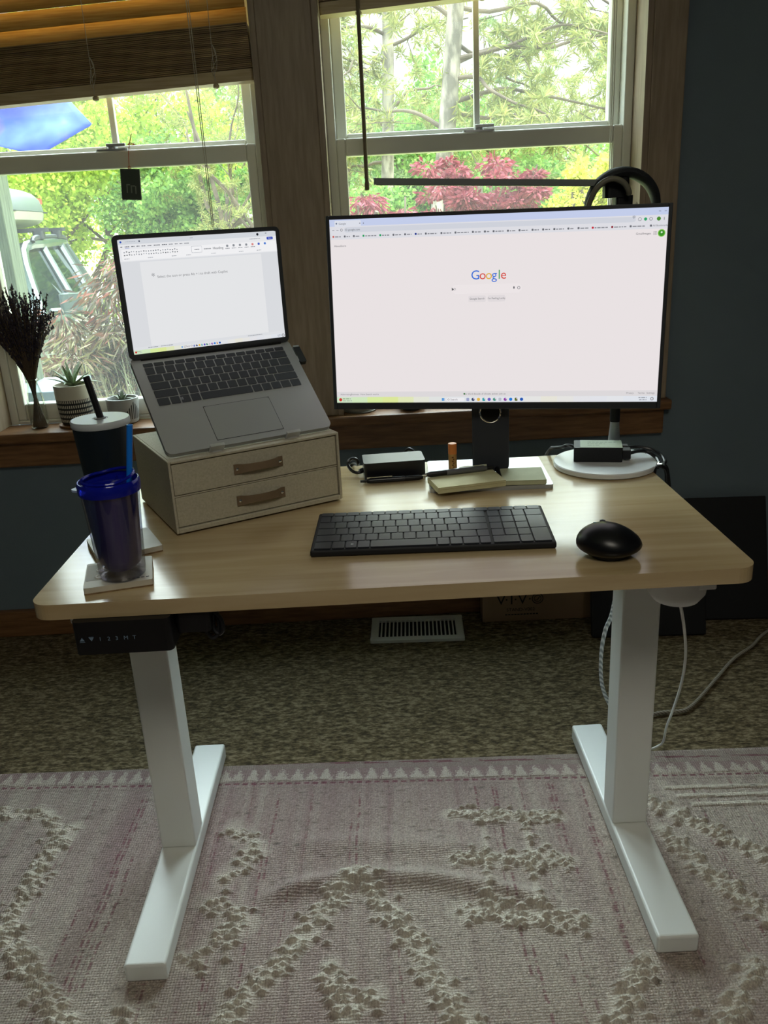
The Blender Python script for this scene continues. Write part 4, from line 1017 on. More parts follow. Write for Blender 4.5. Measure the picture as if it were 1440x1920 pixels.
# rear: matte dark tumbler with pale lid
td = thing('tumbler', 'matte black tumbler with pale flat lid and black straw, behind the blue one', 'tumbler', (-.433, .203, H + .0108), 0, 'tumblers on coasters')
M['teal_black'] = mat('matte_teal_black', '#0d1a22', .42)
b = MB(); b.lathe([(0, 0), (.029, .0004), (.0315, .003), (.0345, .08), (.0425, .193), (.0425, .197)], 56); b.build('body', M['teal_black'], td)
b = MB(); b.lathe([(.0432, .194), (.0442, .196), (.0442, .202), (.0428, .2045), (.012, .2045), (.011, .2035), (0, .2035)], 56); b.build('lid', mat('pale_grey_lid', '#b9bfc2', .35), td)
b = MB(); b.lathe([(.0052, 0), (.0092, .0), (.0092, .0014), (.0058, .0014)], 24, M=T(.0, 0, .2045)); b.build('straw_grommet', mat('grey_grommet', '#84888a', .5), td)
b = MB(); b.tube([(.010, 0, .03), (.001, 0, .2045), (-.012, .004, .268)], .0052, 16); b.build('straw', M['blackplastic'], td)

# ------------------------------------------------------------------ window sill: dried lavender, pots
vs_ = thing('bottle_vase', 'small clear glass bottle holding dried lavender on the window sill', 'vase', (-1.018, 1.418, ZS + .0005))
b = MB(); b.lathe([(0, .001), (.022, .0005), (.025, .004), (.0262, .03), (.0258, .07), (.021, .105), (.0150, .128), (.0142, .138), (.0175, .141), (.0175, .146), (.0150, .147)], 36, cap=False); b.build('glass_body', M['vase_glass'], vs_)
b = MB(); b.torus((0, 0, .1435), .0168, .0022, 32, 8); b.build('lip', M['vase_glass'], vs_)
lav = thing('dried_lavender', 'bunch of dried dark lavender standing in the glass bottle', 'dried flowers', (-1.018, 1.418, ZS))
r_ = random.Random(4); bs = MB(); bh = MB()
for i in range(150):
    a = r_.uniform(0, 2 * PI); s0 = .021 * r_.uniform(0, 1) ** .5; sp = r_.uniform(.0, 1) ** .6
    top = Vector(((.112 * math.cos(a) - .008) * sp, .040 * sp * math.sin(a) - .005, r_.uniform(.33, .425) - .05 * sp * sp))
    a2 = a + PI + r_.uniform(-.8, .8)
    P = [Vector((s0 * math.cos(a2), s0 * math.sin(a2), .004)), Vector((.012 * sp * math.cos(a), .012 * sp * math.sin(a), .14)), Vector((top.x * .5, top.y * .5, .24)), top]
    P = catmull(P, 5); bs.tube(P, .0011, 4)
    n0 = r_.randint(7, 10)
    for q in range(26):
        t = q / 26; k = n0 + t * (len(P) - 1 - n0); i0 = min(int(k), len(P) - 2); c = P[i0].lerp(P[i0 + 1], k - i0)
        o = Vector((r_.uniform(-1, 1), r_.uniform(-1, 1), r_.uniform(-.3, .8))).normalized() * r_.uniform(.0015, .0042)
        s = r_.uniform(.0018, .0036)
        bh.add([c + o + Vector((s, 0, 0)), c + o + Vector((-s, 0, .001)), c + o + Vector((0, s, 0)), c + o + Vector((0, -s, 0)), c + o + Vector((0, 0, 2.0 * s)), c + o - Vector((0, 0, s))], [(0, 2, 4), (2, 1, 4), (1, 3, 4), (3, 0, 4), (2, 0, 5), (1, 2, 5), (3, 1, 5), (0, 3, 5)])
bs.build('stems', mat('dry_stem', '#5a4a38', .85), lav); bh.build('flower_heads', mat('dry_lavender', '#2c2630', .9, 0, '#3d3440', 60), lav)

def stripe_mat(name, ground, ink, mode):
    m, t, n, l, out = nt(name)
    p = n.new('ShaderNodeBsdfPrincipled'); l.new(p.outputs[0], out.inputs[0]); p.inputs['Roughness'].default_value = .6
    tc = n.new('ShaderNodeTexCoord'); sx = n.new('ShaderNodeSeparateXYZ'); l.new(tc.outputs['Object'], sx.inputs[0])
    def mt(op, a, b_=None, c_=None):
        q = n.new('ShaderNodeMath'); q.operation = op
        for i, v_ in enumerate((a, b_, c_)):
            if v_ is None: continue
            if isinstance(v_, (int, float)): q.inputs[i].default_value = v_
            else: l.new(v_, q.inputs[i])
        return q.outputs[0]
    ang = mt('ARCTAN2', sx.outputs[1], sx.outputs[0])
    if mode == 'dash':
        row = mt('FRACT', mt('MULTIPLY', sx.outputs[2], 1 / .0142)); on1 = mt('LESS_THAN', mt('ABSOLUTE', mt('SUBTRACT', row, .5)), .30)
        f = mt('FRACT', mt('ADD', mt('MULTIPLY', ang, 52 / (2 * PI)), mt('MULTIPLY', mt('FLOOR', mt('MULTIPLY', sx.outputs[2], 1 / .0142)), .37)))
        on2 = mt('LESS_THAN', mt('ABSOLUTE', mt('SUBTRACT', f, .5)), .26)
        low = mt('LESS_THAN', sx.outputs[2], .083)
        ink_on = mt('MULTIPLY', low, mt('SUBTRACT', 1, mt('MULTIPLY', on1, on2)))
    else:
        f = mt('FRACT', mt('MULTIPLY', ang, 40 / (2 * PI))); on = mt('LESS_THAN', f, .5)
        zone = mt('LESS_THAN', mt('ADD', sx.outputs[2], mt('MULTIPLY', mt('ABSOLUTE', mt('SUBTRACT', mt('FRACT', mt('ADD', mt('MULTIPLY', ang, 2 / (2 * PI)), .5)), .32)), .16)), .066)
        z2 = mt('GREATER_THAN', sx.outputs[2], .014)
        ink_on = mt('MULTIPLY', mt('MULTIPLY', on, zone), z2)
    mx = n.new('ShaderNodeMix'); mx.data_type = 'RGBA'; mx.inputs[6].default_value = lin(ground); mx.inputs[7].default_value = lin(ink); l.new(ink_on, mx.inputs[0]); l.new(mx.outputs[2], p.inputs[0])
    return m
M['soil'] = mat('potting_soil', '#2e251c', .95, 0, '#4a3c2e', 90, bump=.6, bscale=200)
def succulent(name, label, x, y, r, h, pm, lm, nl, ll, saucer):
    o = thing(name, label, 'potted plant', (x, y, ZS + .0005), 0, 'succulents on the window sill'); z = .008 if saucer else 0
    if saucer:
        b = MB(); b.lathe([(r * .82, 0), (r * 1.0, .001), (r * 1.02, .0075), (0, .0075)], 36); b.build('saucer', M['wood_trim'], o)
    b = MB(); b.lathe([(0, z), (r * .72, z), (r * .84, z + .004), (r * .9, z + h * .25), (r * .97, z + h * .6), (r, z + h), (r * .9, z + h), (r * .88, z + h - .014), (0, z + h - .014)], 48); b.build('pot', pm, o)
    b = MB(); b.lathe([(r * .885, z + h - .013), (0, z + h - .008)], 24); b.build('soil', M['soil'], o)
    q = random.Random(nl); b = MB()
    for i in range(nl):
        a = i * 2.4 + q.uniform(-.2, .2); u = i / nl; L = ll * q.uniform(.8, 1.1)
        el = .45 + .85 * u
        d = Vector((math.cos(a), math.sin(a), 0)); n = 7; vs = []
        for j in range(n + 1):
            t = j / n
            rad = L * t * math.cos(el) + .004; zz = z + h - .008 + L * (math.sin(el) * t - .32 * t * t * (1 - u * .5))
            w = .0062 * (1 - t) ** .7 * (.75 + .5 * min(t * 3, 1)) + .0002
            sd = Vector((-d.y, d.x, 0))
            c = d * rad + Vector((0, 0, zz))
            vs += [c - sd * w + Vector((0, 0, w * .5)), c - Vector((0, 0, w * .35)), c + sd * w + Vector((0, 0, w * .5)), c + Vector((0, 0, w * .25))]
        fs = []
        for j in range(n):
            for k in range(4): fs.append((j * 4 + k, j * 4 + (k + 1) % 4, j * 4 + 4 + (k + 1) % 4, j * 4 + 4 + k))
        b.add(vs, fs, 0, True)
    b.build('leaves', lm, o)
    return o
M['succ'] = mat('succulent_green', '#5d6f4d', .5, 0, '#8fa07c', 90); M['succ2'] = mat('succulent_grey', '#5a6653', .5, 0, '#7d876f', 90)
succulent('potted_succulent', 'spiky succulent in a cream and black patterned pot on the sill', -.906, 1.425, .054, .116, stripe_mat('black_dash_glaze', '#cfc8b4', '#17181a', 'dash'), M['succ'], 18, .098, True)
succulent('potted_succulent', 'small succulent in a grey pot with dark stripes, beside the laptop on the sill', -.766, 1.425, .047, .075, stripe_mat('grey_striped_glaze', '#a9adab', '#23272a', 'stripe'), M['succ2'], 8, .036, False)
o = thing('small_pot', 'small pale pot on the sill, mostly hidden behind the left end of the monitor', 'plant pot', (-.062, 1.42, ZS + .0005))
b = MB(); b.lathe([(0, 0), (.036, 0), (.042, .004), (.046, .05), (.042, .05), (.038, .012), (0, .010)], 36); b.build('pot', mat('grey_glaze', '#9d9a90', .5), o)
b = MB(); b.lathe([(.047, -.0), (.049, .003), (.0, .0028)], 36); b.build('saucer', mat('grey_glaze_dark', '#85837b', .5), o)
o = thing('small_dish', 'low dark dish on the sill behind the monitor', 'dish', (.092, 1.405, ZS + .0005))
b = MB(); b.lathe([(0, .0), (.028, 0), (.040, .016), (.041, .03), (.037, .03), (.03, .01), (0, .008)], 36); b.build('bowl', mat('dark_glaze', '#3a3d40', .4), o)
b = MB(); b.torus((0, 0, .030), .039, .0022, 36, 8); b.build('rim', mat('dark_glaze_rim', '#2e3134', .35), o)

# hanging ornament on the left window latch
og = thing('window_ornament', 'small dark square ornament hanging on an orange string from the left window latch', 'ornament', (-.660, 1.448, 1.282))
M['string'] = mat('orange_string', '#b4562a', .8)
b = MB(); b.box((-.0275, -.003, 0), (.0275, .003, .080)); b.build('plaque', mat('dark_glass_plaque', '#4b534a', .25), og, RZ(-4) @ RY(4), bevel=.0015)
b = MB()
for x_, z_, h_, w_ in ((-.012, .018, .022, .003), (-.012, .038, .003, .010), (.0, .018, .02, .003), (.004, .035, .003, .008), (.012, .016, .02, .003)): b.box((x_, -.0036, z_), (x_ + w_, -.0030, z_ + h_))
b.build('worn_marks', mat('faint_marks', '#7f8878', .6), og, RZ(-4) @ RY(4))
b = MB(); b.tube([(.004, 0, .078), (.006, -.002, .10), (.009, -.001, .125), (.014, .004, .146)], .0011, 6, smooth_n=5); b.tube([(.014, .004, .146), (.028, .0, .140), (.010, -.003, .141), (.014, .003, .147), (.022, .002, .168)], .0012, 6, smooth_n=5); b.torus((0, 0, 0), .004, .0009, 16, 6, M=T(.005, 0, .083) @ RX(90)); b.build('string', M['string'], og)

# ------------------------------------------------------------------ outdoors
GZ = -.45
b = MB(); n = 60
b.add([(-80, YO + .02, GZ), (80, YO + .02, GZ), (80, 140, GZ), (-80, 140, GZ)], [(0, 1, 2, 3)])
struct(b.build('ground', mat('sunny_lawn', '#8c9a4a', .95, 0, '#b7b383', .6, detail=6, bump=.5, bscale=8)))
b = MB(); b.add([(-14, 5.0, GZ + .01), (-1.4, 4.4, GZ + .01), (-1.0, 13, GZ + .01), (-3, 30, GZ + .01), (-30, 34, GZ + .01), (-30, 12, GZ + .01)], [(0, 1, 2, 3, 4, 5)])
struct(b.build('driveway', mat('pale_gravel', '#cfc7b4', .95, 0, '#b3aa97', 14, detail=6)))

def leaves_mesh(name, sprays, size, aspect, m, parent=None, mode='leaf', seed=1, droop=0.0):
    """sprays: array of (x,y,z,radius,count). leaf: loose blades; needle: bursts of needles; lace: drooping slender blades"""
    g = np.random.default_rng(seed)
    sp = np.asarray(sprays, float)
    cnt = sp[:, 4].astype(int); N = int(cnt.sum())
    c = np.repeat(sp[:, :3], cnt, 0); rad = np.repeat(sp[:, 3], cnt)[:, None]
    off = g.normal(0, 1, (N, 3)); off /= np.maximum(np.linalg.norm(off, axis=1, keepdims=True), 1e-6)
    if mode == 'needle':
        tw = g.normal(0, 1, (len(sp), 3)); tw /= np.linalg.norm(tw, axis=1, keepdims=True); tw = np.repeat(tw, cnt, 0)
        u = g.random((N, 1)); base = c + tw * rad * (u * 2 - 1); d = off + tw * .6; d /= np.linalg.norm(d, axis=1, keepdims=True)
    elif mode == 'lace':
        out = off * np.array([1, 1, .45]); base = c + out * rad * g.random((N, 1)) ** .5
        d = out + np.array([0, 0, -droop]) + g.normal(0, .25, (N, 3)); d /= np.linalg.norm(d, axis=1, keepdims=True)
    else:
        base = c + off * rad * g.random((N, 1)) ** .45; d = g.normal(0, 1, (N, 3)); d[:, 2] -= droop; d /= np.linalg.norm(d, axis=1, keepdims=True)
    t = g.normal(0, 1, (N, 3)); s = np.cross(d, t); s /= np.maximum(np.linalg.norm(s, axis=1, keepdims=True), 1e-6)
    L = size * g.uniform(.6, 1.3, (N, 1)); W = L * aspect
    p0 = base; p1 = base + d * L * .5 + s * W; p2 = base + d * L; p3 = base + d * L * .5 - s * W
    v = np.stack([p0, p1, p2, p3], 1).reshape(-1, 3).astype(np.float32)
    me = bpy.data.meshes.new(name); me.vertices.add(4 * N); me.vertices.foreach_set('co', v.reshape(-1))
    me.loops.add(4 * N); me.loops.foreach_set('vertex_index', np.arange(4 * N, dtype=np.int32))
    me.polygons.add(N); me.polygons.foreach_set('loop_start', np.arange(0, 4 * N, 4, dtype=np.int32))
    me.update(calc_edges=True); me.validate(); me.materials.append(m)
    return link(name, me, parent)

def crown(cx, cy, cz, rx, ry, rz, k, r, cnt, seed, low=-1.0):
    g = np.random.default_rng(seed); o = []
    while len(o) < k:
        p = g.normal(0, 1, 3); p /= np.linalg.norm(p); q = g.random() ** .4
        if p[2] < low: continue
        o.append((cx + rx * p[0] * q, cy + ry * p[1] * q, cz + rz * p[2] * q, r * g.uniform(.6, 1.3), cnt))
    return o

M['bark'] = mat('grey_bark', '#857d70', .9, 0, '#4f493f', 7, (2, 2, .7), .8, 30, contrast=(.4, .62)); M['bark_dark'] = mat('brown_bark', '#5d5042', .9, 0, '#3f352b', 6, bump=.6, bscale=20)
L_yel = leaf('spring_leaf_yellow_green', '#76922c', '#a9b648', '#8fa63a', .55); L_grn = leaf('mid_green_leaf', '#4c7030', '#84a04c', '#65883c', .5)
L_pine = leaf('pine_needle', '#5a6432', '#979254', '#7a8044', .35); L_fir = leaf('far_conifer', '#4a5f3a', '#828f58', '#637648', .35)
L_red = leaf('red_maple_leaf', '#5f222c', '#924650', '#74303a', .45); L_lace = leaf('lace_maple_leaf', '#3a2622', '#7c443a', '#4a4a30', .35); L_lg = leaf('lace_maple_green', '#3c4730', '#787a4a', '#5f3a30', .35)
L_gold = leaf('golden_leaf', '#a3a536', '#c2c058', '#b2b444', .55); L_straw = leaf('straw_grass', '#5f5c44', '#8f8a6c', '#757357', .4); L_iris = leaf('grey_green_blade', '#566350', '#828c72', None, .4)

def limb(b, p0, p1, r0, r1, sag=.0, seed=0, n=5):
    q = random.Random(seed); P = []
    for i in range(n + 1):
        t = i / n; p = Vector(p0).lerp(Vector(p1), t); p += Vector((q.uniform(-1, 1), q.uniform(-1, 1), q.uniform(-1, 1))) * .05 * (Vector(p1) - Vector(p0)).length * (1 if 0 < i < n else 0); p.z += sag * math.sin(PI * t); P.append(p)
    b.tube(P, [r0, (r0 + r1) / 2, r1], 8, smooth_n=3); return P

def pine(name, label, base, top, r, limbs, seed, size=.10):
    o = thing(name, label, 'tree', base, 0, 'tall pines outside the right window')
    bs = Vector(base); q = random.Random(seed)
    b = MB(); ax = Vector(top) - bs
    b.tube([(0, 0, -.05), ax * .15, ax * .4 + Vector((.02, 0, 0)), ax * .7, ax], [r * 1.35, r * 1.05, r * .95, r * .8, r * .5], 18, smooth_n=5); b.build('trunk', M['bark'], o)
    b = MB(); sp = []
    for (h, dx, dy, dz) in limbs:
        p0 = ax * (h / ax.z); p1 = p0 + Vector((dx, dy, dz)); P = limb(b, p0, p1, .02, .006, .08, q.randint(0, 999))
        L = (p1 - p0).length
        for k in range(int(16 * L)):
            t = q.uniform(.25, 1.02); c = p0.lerp(p1, t) + Vector((q.gauss(0, .16), q.gauss(0, .2), q.gauss(.0, .13)))
            if q.random() < .35: b.tube([p0.lerp(p1, t), c], .005, 4)
            sp.append((c.x, c.y, c.z, q.uniform(.05, .11), 60))
    b.build('limbs', M['bark_dark'], o)
    leaves_mesh('foliage', sp, size, .06, L_pine, o, 'needle', seed)
    return o
pine('pine_tree', 'pale barked pine with the thicker trunk, right of centre beyond the right window', (.44, 7.0, GZ), (1.12, 7.1, 5.4), .082,
     [(2.35, -.9, .3, .25), (2.9, 1.3, -.2, .1), (2.75, .9, -.5, -.55), (3.3, 1.6, .3, -.2), (3.2, -.8, .3, .2), (3.5, .9, -.4, .1), (2.5, 1.5, .4, -.45), (2.3, .8, .5, -.35), (3.7, -1.2, -.3, .2), (3.8, 1.3, .2, .0), (2.85, 1.9, .2, .3), (3.05, 1.0, .8, -.5), (2.55, 2.0, .6, -.1), (3.45, 2.1, .5, -.3)], 21)
pine('pine_tree', 'slimmer pale barked pine left of the thick one, beyond the right window', (.10, 8.6, GZ), (.45, 8.8, 5.8), .068,
     [(2.4, -.8, -.3, .0), (2.7, .7, .2, .2), (3.0, -.9, -.2, .25), (3.3, .8, -.4, .15), (2.2, -.6, .3, -.2), (3.6, -.9, .2, .1), (3.9, .7, .3, .1), (2.55, -1.0, .4, .2), (3.15, -.5, -.6, -.2), (3.4, -1.0, -.3, -.1), (3.75, -.6, -.5, .0)], 22)

def bushy(name, label, x, y, r, zc, rz, k, cl, cnt, size, lm, seed, ry=None, asp=.32, bark='bark_dark', cat='tree', stems=3, group=None, low=-1.0, mode='leaf', droop=.2):
    o = thing(name, label, cat, (x, y, GZ), 0, {'tree': 'trees beyond the garden', 'maple': 'ornamental maples in the garden', 'shrub': 'shrubs in the garden'}[cat]); q = random.Random(seed)
    b = MB()
    for i in range(stems):
        a = q.uniform(0, 2 * PI); limb(b, (q.uniform(-.08, .08) * stems, q.uniform(-.05, .05) * stems, -.03), (r * .5 * math.cos(a), r * .4 * math.sin(a), zc - GZ + q.uniform(-.2, .5) * rz), .018 + .022 * rz, .012, 0, seed + i)
        for t_ in range(3):
            a2 = q.uniform(0, 2 * PI); limb(b, (r * .25 * math.cos(a), r * .2 * math.sin(a), (zc - GZ) * .6), (r * .8 * math.cos(a2), r * .6 * math.sin(a2), zc - GZ + q.uniform(-.3, .8) * rz), .008 + .008 * rz, .005, 0, seed + 7 * i + t_)
    b.build('branches', M[bark], o)
    fine = .58 if cat == 'tree' else .68
    leaves_mesh('foliage', crown(0, 0, zc - GZ, r, ry or r * .8, rz, k, cl, int(cnt * (2.3 if cat == 'tree' else 1.7)), seed, low), size * fine, asp, lm, o, mode, seed, droop)
    return o
# far row behind everything
bushy('broadleaf_tree', 'bright yellow green tree filling the left window behind the car', -4.3, 12.5, 2.4, 2.0, 2.3, 150, .38, 130, .13, L_yel, 31, 1.6)
bushy('broadleaf_tree', 'darker green round tree with bare lower trunk, above the laptop', -2.55, 11.2, 1.0, 1.35, 1.0, 70, .26, 110, .11, L_grn, 32, .9)
bushy('broadleaf_tree', 'tall yellow green tree at the far left edge of the left window', -6.6, 11.5, 1.9, 2.0, 2.4, 110, .4, 110, .13, L_yel, 33, 1.4)
bushy('conifer_tree', 'loose olive conifer in the right half of the left window', -1.55, 10.3, 1.15, 2.1, 1.9, 120, .2, 70, .13, L_pine, 34, 1.0, .06, mode='needle')
bushy('conifer_tree', 'olive conifer seen across the top of the left window', -3.0, 14.5, 2.2, 2.5, 1.5, 130, .3, 80, .17, L_pine, 35, 1.5, .06, mode='needle')
bushy('conifer_tree', 'dark green conifer at the left side of the right window', -.55, 11.5, 1.0, 2.0, 2.3, 100, .26, 90, .15, L_fir, 36, 1.0, .07, mode='needle')
bushy('broadleaf_tree', 'mid green tree between the two pine trunks', .85, 12.5, 1.25, 1.7, 1.7, 90, .3, 100, .12, L_grn, 37, 1.0)
bushy('conifer_tree', 'broad feathery conifer behind the right half of the right window', 2.7, 12.0, 1.5, 2.1, 1.6, 130, .28, 80, .16, L_pine, 38, 1.2, .06, mode='needle')
bushy('conifer_tree', 'hazy tall conifer at the far right of the right window', 5.3, 16.5, 1.5, 2.6, 3.3, 130, .34, 90, .2, L_fir, 39, 1.2, .07, mode='needle')
bushy('conifer_tree', 'tall thin conifer rising into the sky beyond the right window', 3.4, 19, 1.1, 3.2, 2.6, 90, .34, 80, .2, L_fir, 40, 1.0, .07, mode='needle')
bushy('broadleaf_tree', 'low green tree under the conifers at the right', 2.2, 9.2, 1.0, 1.15, .75, 60, .26, 100, .1, L_grn, 41, .8)
bushy('broadleaf_tree', 'distant green tree behind the tall pines', -1.9, 20.5, 2.4, 2.6, 2.2, 110, .45, 90, .16, L_grn, 42, 1.5)
bushy('broadleaf_tree', 'distant pale green tree behind the red maple', 1.6, 18, 2.6, 2.0, 1.5, 110, .45, 90, .16, L_grn, 43, 1.5)
bushy('broadleaf_tree', 'distant yellow green tree far behind the car', -8.2, 18, 3.2, 2.6, 2.6, 120, .5, 90, .17, L_yel, 44, 1.5)
# garden shrubs
bushy('red_maple', 'spreading dark red maple behind the pine trunks in the right window', .84, 5.6, .52, 1.30, .33, 52, .095, 80, .075, L_red, 51, .5, .2, cat='maple', stems=4, mode='lace', droop=.3)
bushy('red_maple', 'low red lace maple at the lower left corner of the right window', .02, 4.1, .30, 1.14, .22, 24, .08, 60, .085, L_red, 52, .25, .1, cat='maple', stems=4, mode='lace', droop=.7)
bushy('golden_shrub', 'bright yellow green shrub at the right end of the right window', 1.56, 5.1, .30, 1.22, .30, 34, .09, 80, .06, L_gold, 53, .3, .3, cat='shrub')
bushy('green_shrub', 'mid green feathery shrub between the red maple and the golden shrub', 1.42, 7.0, .5, 1.22, .42, 46, .16, 100, .075, L_grn, 54, .4, .2, cat='shrub')
bushy('green_shrub', 'small green shrub behind the low red maple', .0, 6.2, .38, 1.12, .36, 30, .14, 90, .07, L_grn, 55, .3, .25, cat='shrub')
bushy('lace_maple', 'mounded bronze lace leaf maple behind the laptop outside the left window', -.88, 3.0, .62, .66, .52, 100, .15, 95, .10, L_lace, 56, .42, .07, cat='maple', stems=5, mode='lace', droop=.6)
bushy('lace_maple', 'green and red lace leaf maple behind the patterned pot', -1.24, 2.75, .30, .56, .28, 46, .12, 85, .095, L_lg, 57, .26, .07, cat='maple', stems=4, mode='lace', droop=.6)
def tuft_grass(name, label, x, y, n, h, lm, seed):
    o = thing(name, label, 'grass', (x, y, GZ)); g = random.Random(seed); b = MB()
    for i in range(n):
        a = g.uniform(0, 2 * PI); lean = g.uniform(.1, .55); hh = h * g.uniform(.7, 1.1); w = .006
        d = Vector((math.cos(a), math.sin(a), 0)); s = Vector((-d.y, d.x, 0)); vs = []
        for j in range(6):
            t = j / 5; c = d * (.03 + lean * t * t * hh * .6) + Vector((0, 0, hh * (t - .25 * lean * t * t))); ww = w * (1 - t) + .0006
            vs += [c - s * ww, c + s * ww]
        b.add(vs, [(2 * j, 2 * j + 1, 2 * j + 3, 2 * j + 2) for j in range(5)])
    oo = b.build('blades', lm, o); oo['kind'] = 'stuff'; return o
tuft_grass('ornamental_grass', 'pale straw coloured grass clump below the lace maple outside the left window', -1.0, 2.35, 240, 1.15, L_straw, 3)
tuft_grass('iris_clump', 'grey green strappy leaves outside the left window beside the drawer box', -.78, 2.2, 120, 1.2, L_iris, 4)

# porch: weathered post, rail ledge, flag
M['post'] = mat('weathered_green_post', '#5c6653', .8, 0, '#454d3e', 10, (14, 14, .8), .4, 40)
b = MB(); b.box((-1.395, 2.15, GZ), (-1.305, 2.25, 1.46)); b.box((-1.405, 2.14, 1.46), (-1.297, 2.26, 1.485)); b.box((-1.41, 2.135, GZ), (-1.29, 2.265, GZ + .12)); tag(b.build('porch_post', M['post'], None, None, bevel=.004), 'weathered grey green post outside the left edge of the left window', 'post')
o = thing('porch_ledge', 'flat grey porch ledge outside behind the dried lavender', 'ledge', (-1.235, 2.1, GZ))
b = MB(); b.box((-.17, -.16, 1.08), (.11, .16, 1.125)); b.build('top_board', mat('grey_painted_board', '#6d777b', .6), o, None, bevel=.004)
b = MB(); b.box((-.13, -.12, 0), (.08, .12, 1.08)); b.build('pedestal', mat('dark_grey_board', '#59636a', .7), o)
fl = thing('garden_flag', 'blue and violet flag flying outside the upper left window', 'flag', (-2.3, 3.0, 1.9))
def flag_mat():
    m, t, n, l, out = nt('blue_galaxy_cloth'); tc = n.new('ShaderNodeTexCoord'); a = n.new('ShaderNodeTexNoise'); a.inputs['Scale'].default_value = 3.2; a.inputs['Detail'].default_value = 3
    l.new(tc.outputs['Object'], a.inputs[0]); r = n.new('ShaderNodeValToRGB'); e = r.color_ramp.elements
    e[0].position = .38; e[0].color = lin('#2f4fc0'); e[1].position = .68; e[1].color = lin('#b58ac8'); q = e.new(.52); q.color = lin('#5573d8')
    l.new(a.outputs[0], r.inputs[0]); p = n.new('ShaderNodeBsdfPrincipled'); p.inputs['Roughness'].default_value = .7; l.new(r.outputs[0], p.inputs[0]); s = n.new('ShaderNodeBsdfTranslucent'); l.new(r.outputs[0], s.inputs[0])
    x = n.new('ShaderNodeMixShader'); x.inputs[0].default_value = .5; l.new(p.outputs[0], x.inputs[1]); l.new(s.outputs[0], x.inputs[2]); l.new(x.outputs[0], out.inputs[0]); return m
b = MB(); nu, nv = 40, 24
A0, A1, B0, B1 = Vector((.02, 0, -.02)), Vector((1.03, 0, -.14)), Vector((.0, 0, -.16)), Vector((.90, 0, -.42))
A1 = Vector((1.02, 0, -.155)); top_r = Vector((1.145, 0, -.262))
def flag_pt(u, v):
    tp = Vector((0, 0, -.02)).lerp(Vector((1.02, 0, -.155)), u); bt = Vector((0, 0, -.14)).lerp(Vector((.88, 0, -.37)), u)
    p = tp.lerp(bt, v); bul = max(0, (u - .75) / .25) ** 1.5 * (1 - abs(2 * v - .95)) * .17
    p.x += bul; p.y += .045 * math.sin(9 * u + 2.2 * v) * (.25 + u) + .015 * math.sin(23 * u + 4 * v); return p
vs = []
for j in range(nv + 1):
    for i in range(nu + 1): vs.append(flag_pt(i / nu, j / nv))
b.add(vs, [(j * (nu + 1) + i, j * (nu + 1) + i + 1, (j + 1) * (nu + 1) + i + 1, (j + 1) * (nu + 1) + i) for j in range(nv) for i in range(nu)], 0, True)
oo = b.build('cloth', flag_mat(), fl); mo = oo.modifiers.new('thick', 'SOLIDIFY'); mo.thickness = .002
b = MB(); b.tube([(-.02, -.75, -.7), (-.01, 0, .02), (.0, .12, .14)], .012, 10); b.build('pole', M['bark_dark'], fl)

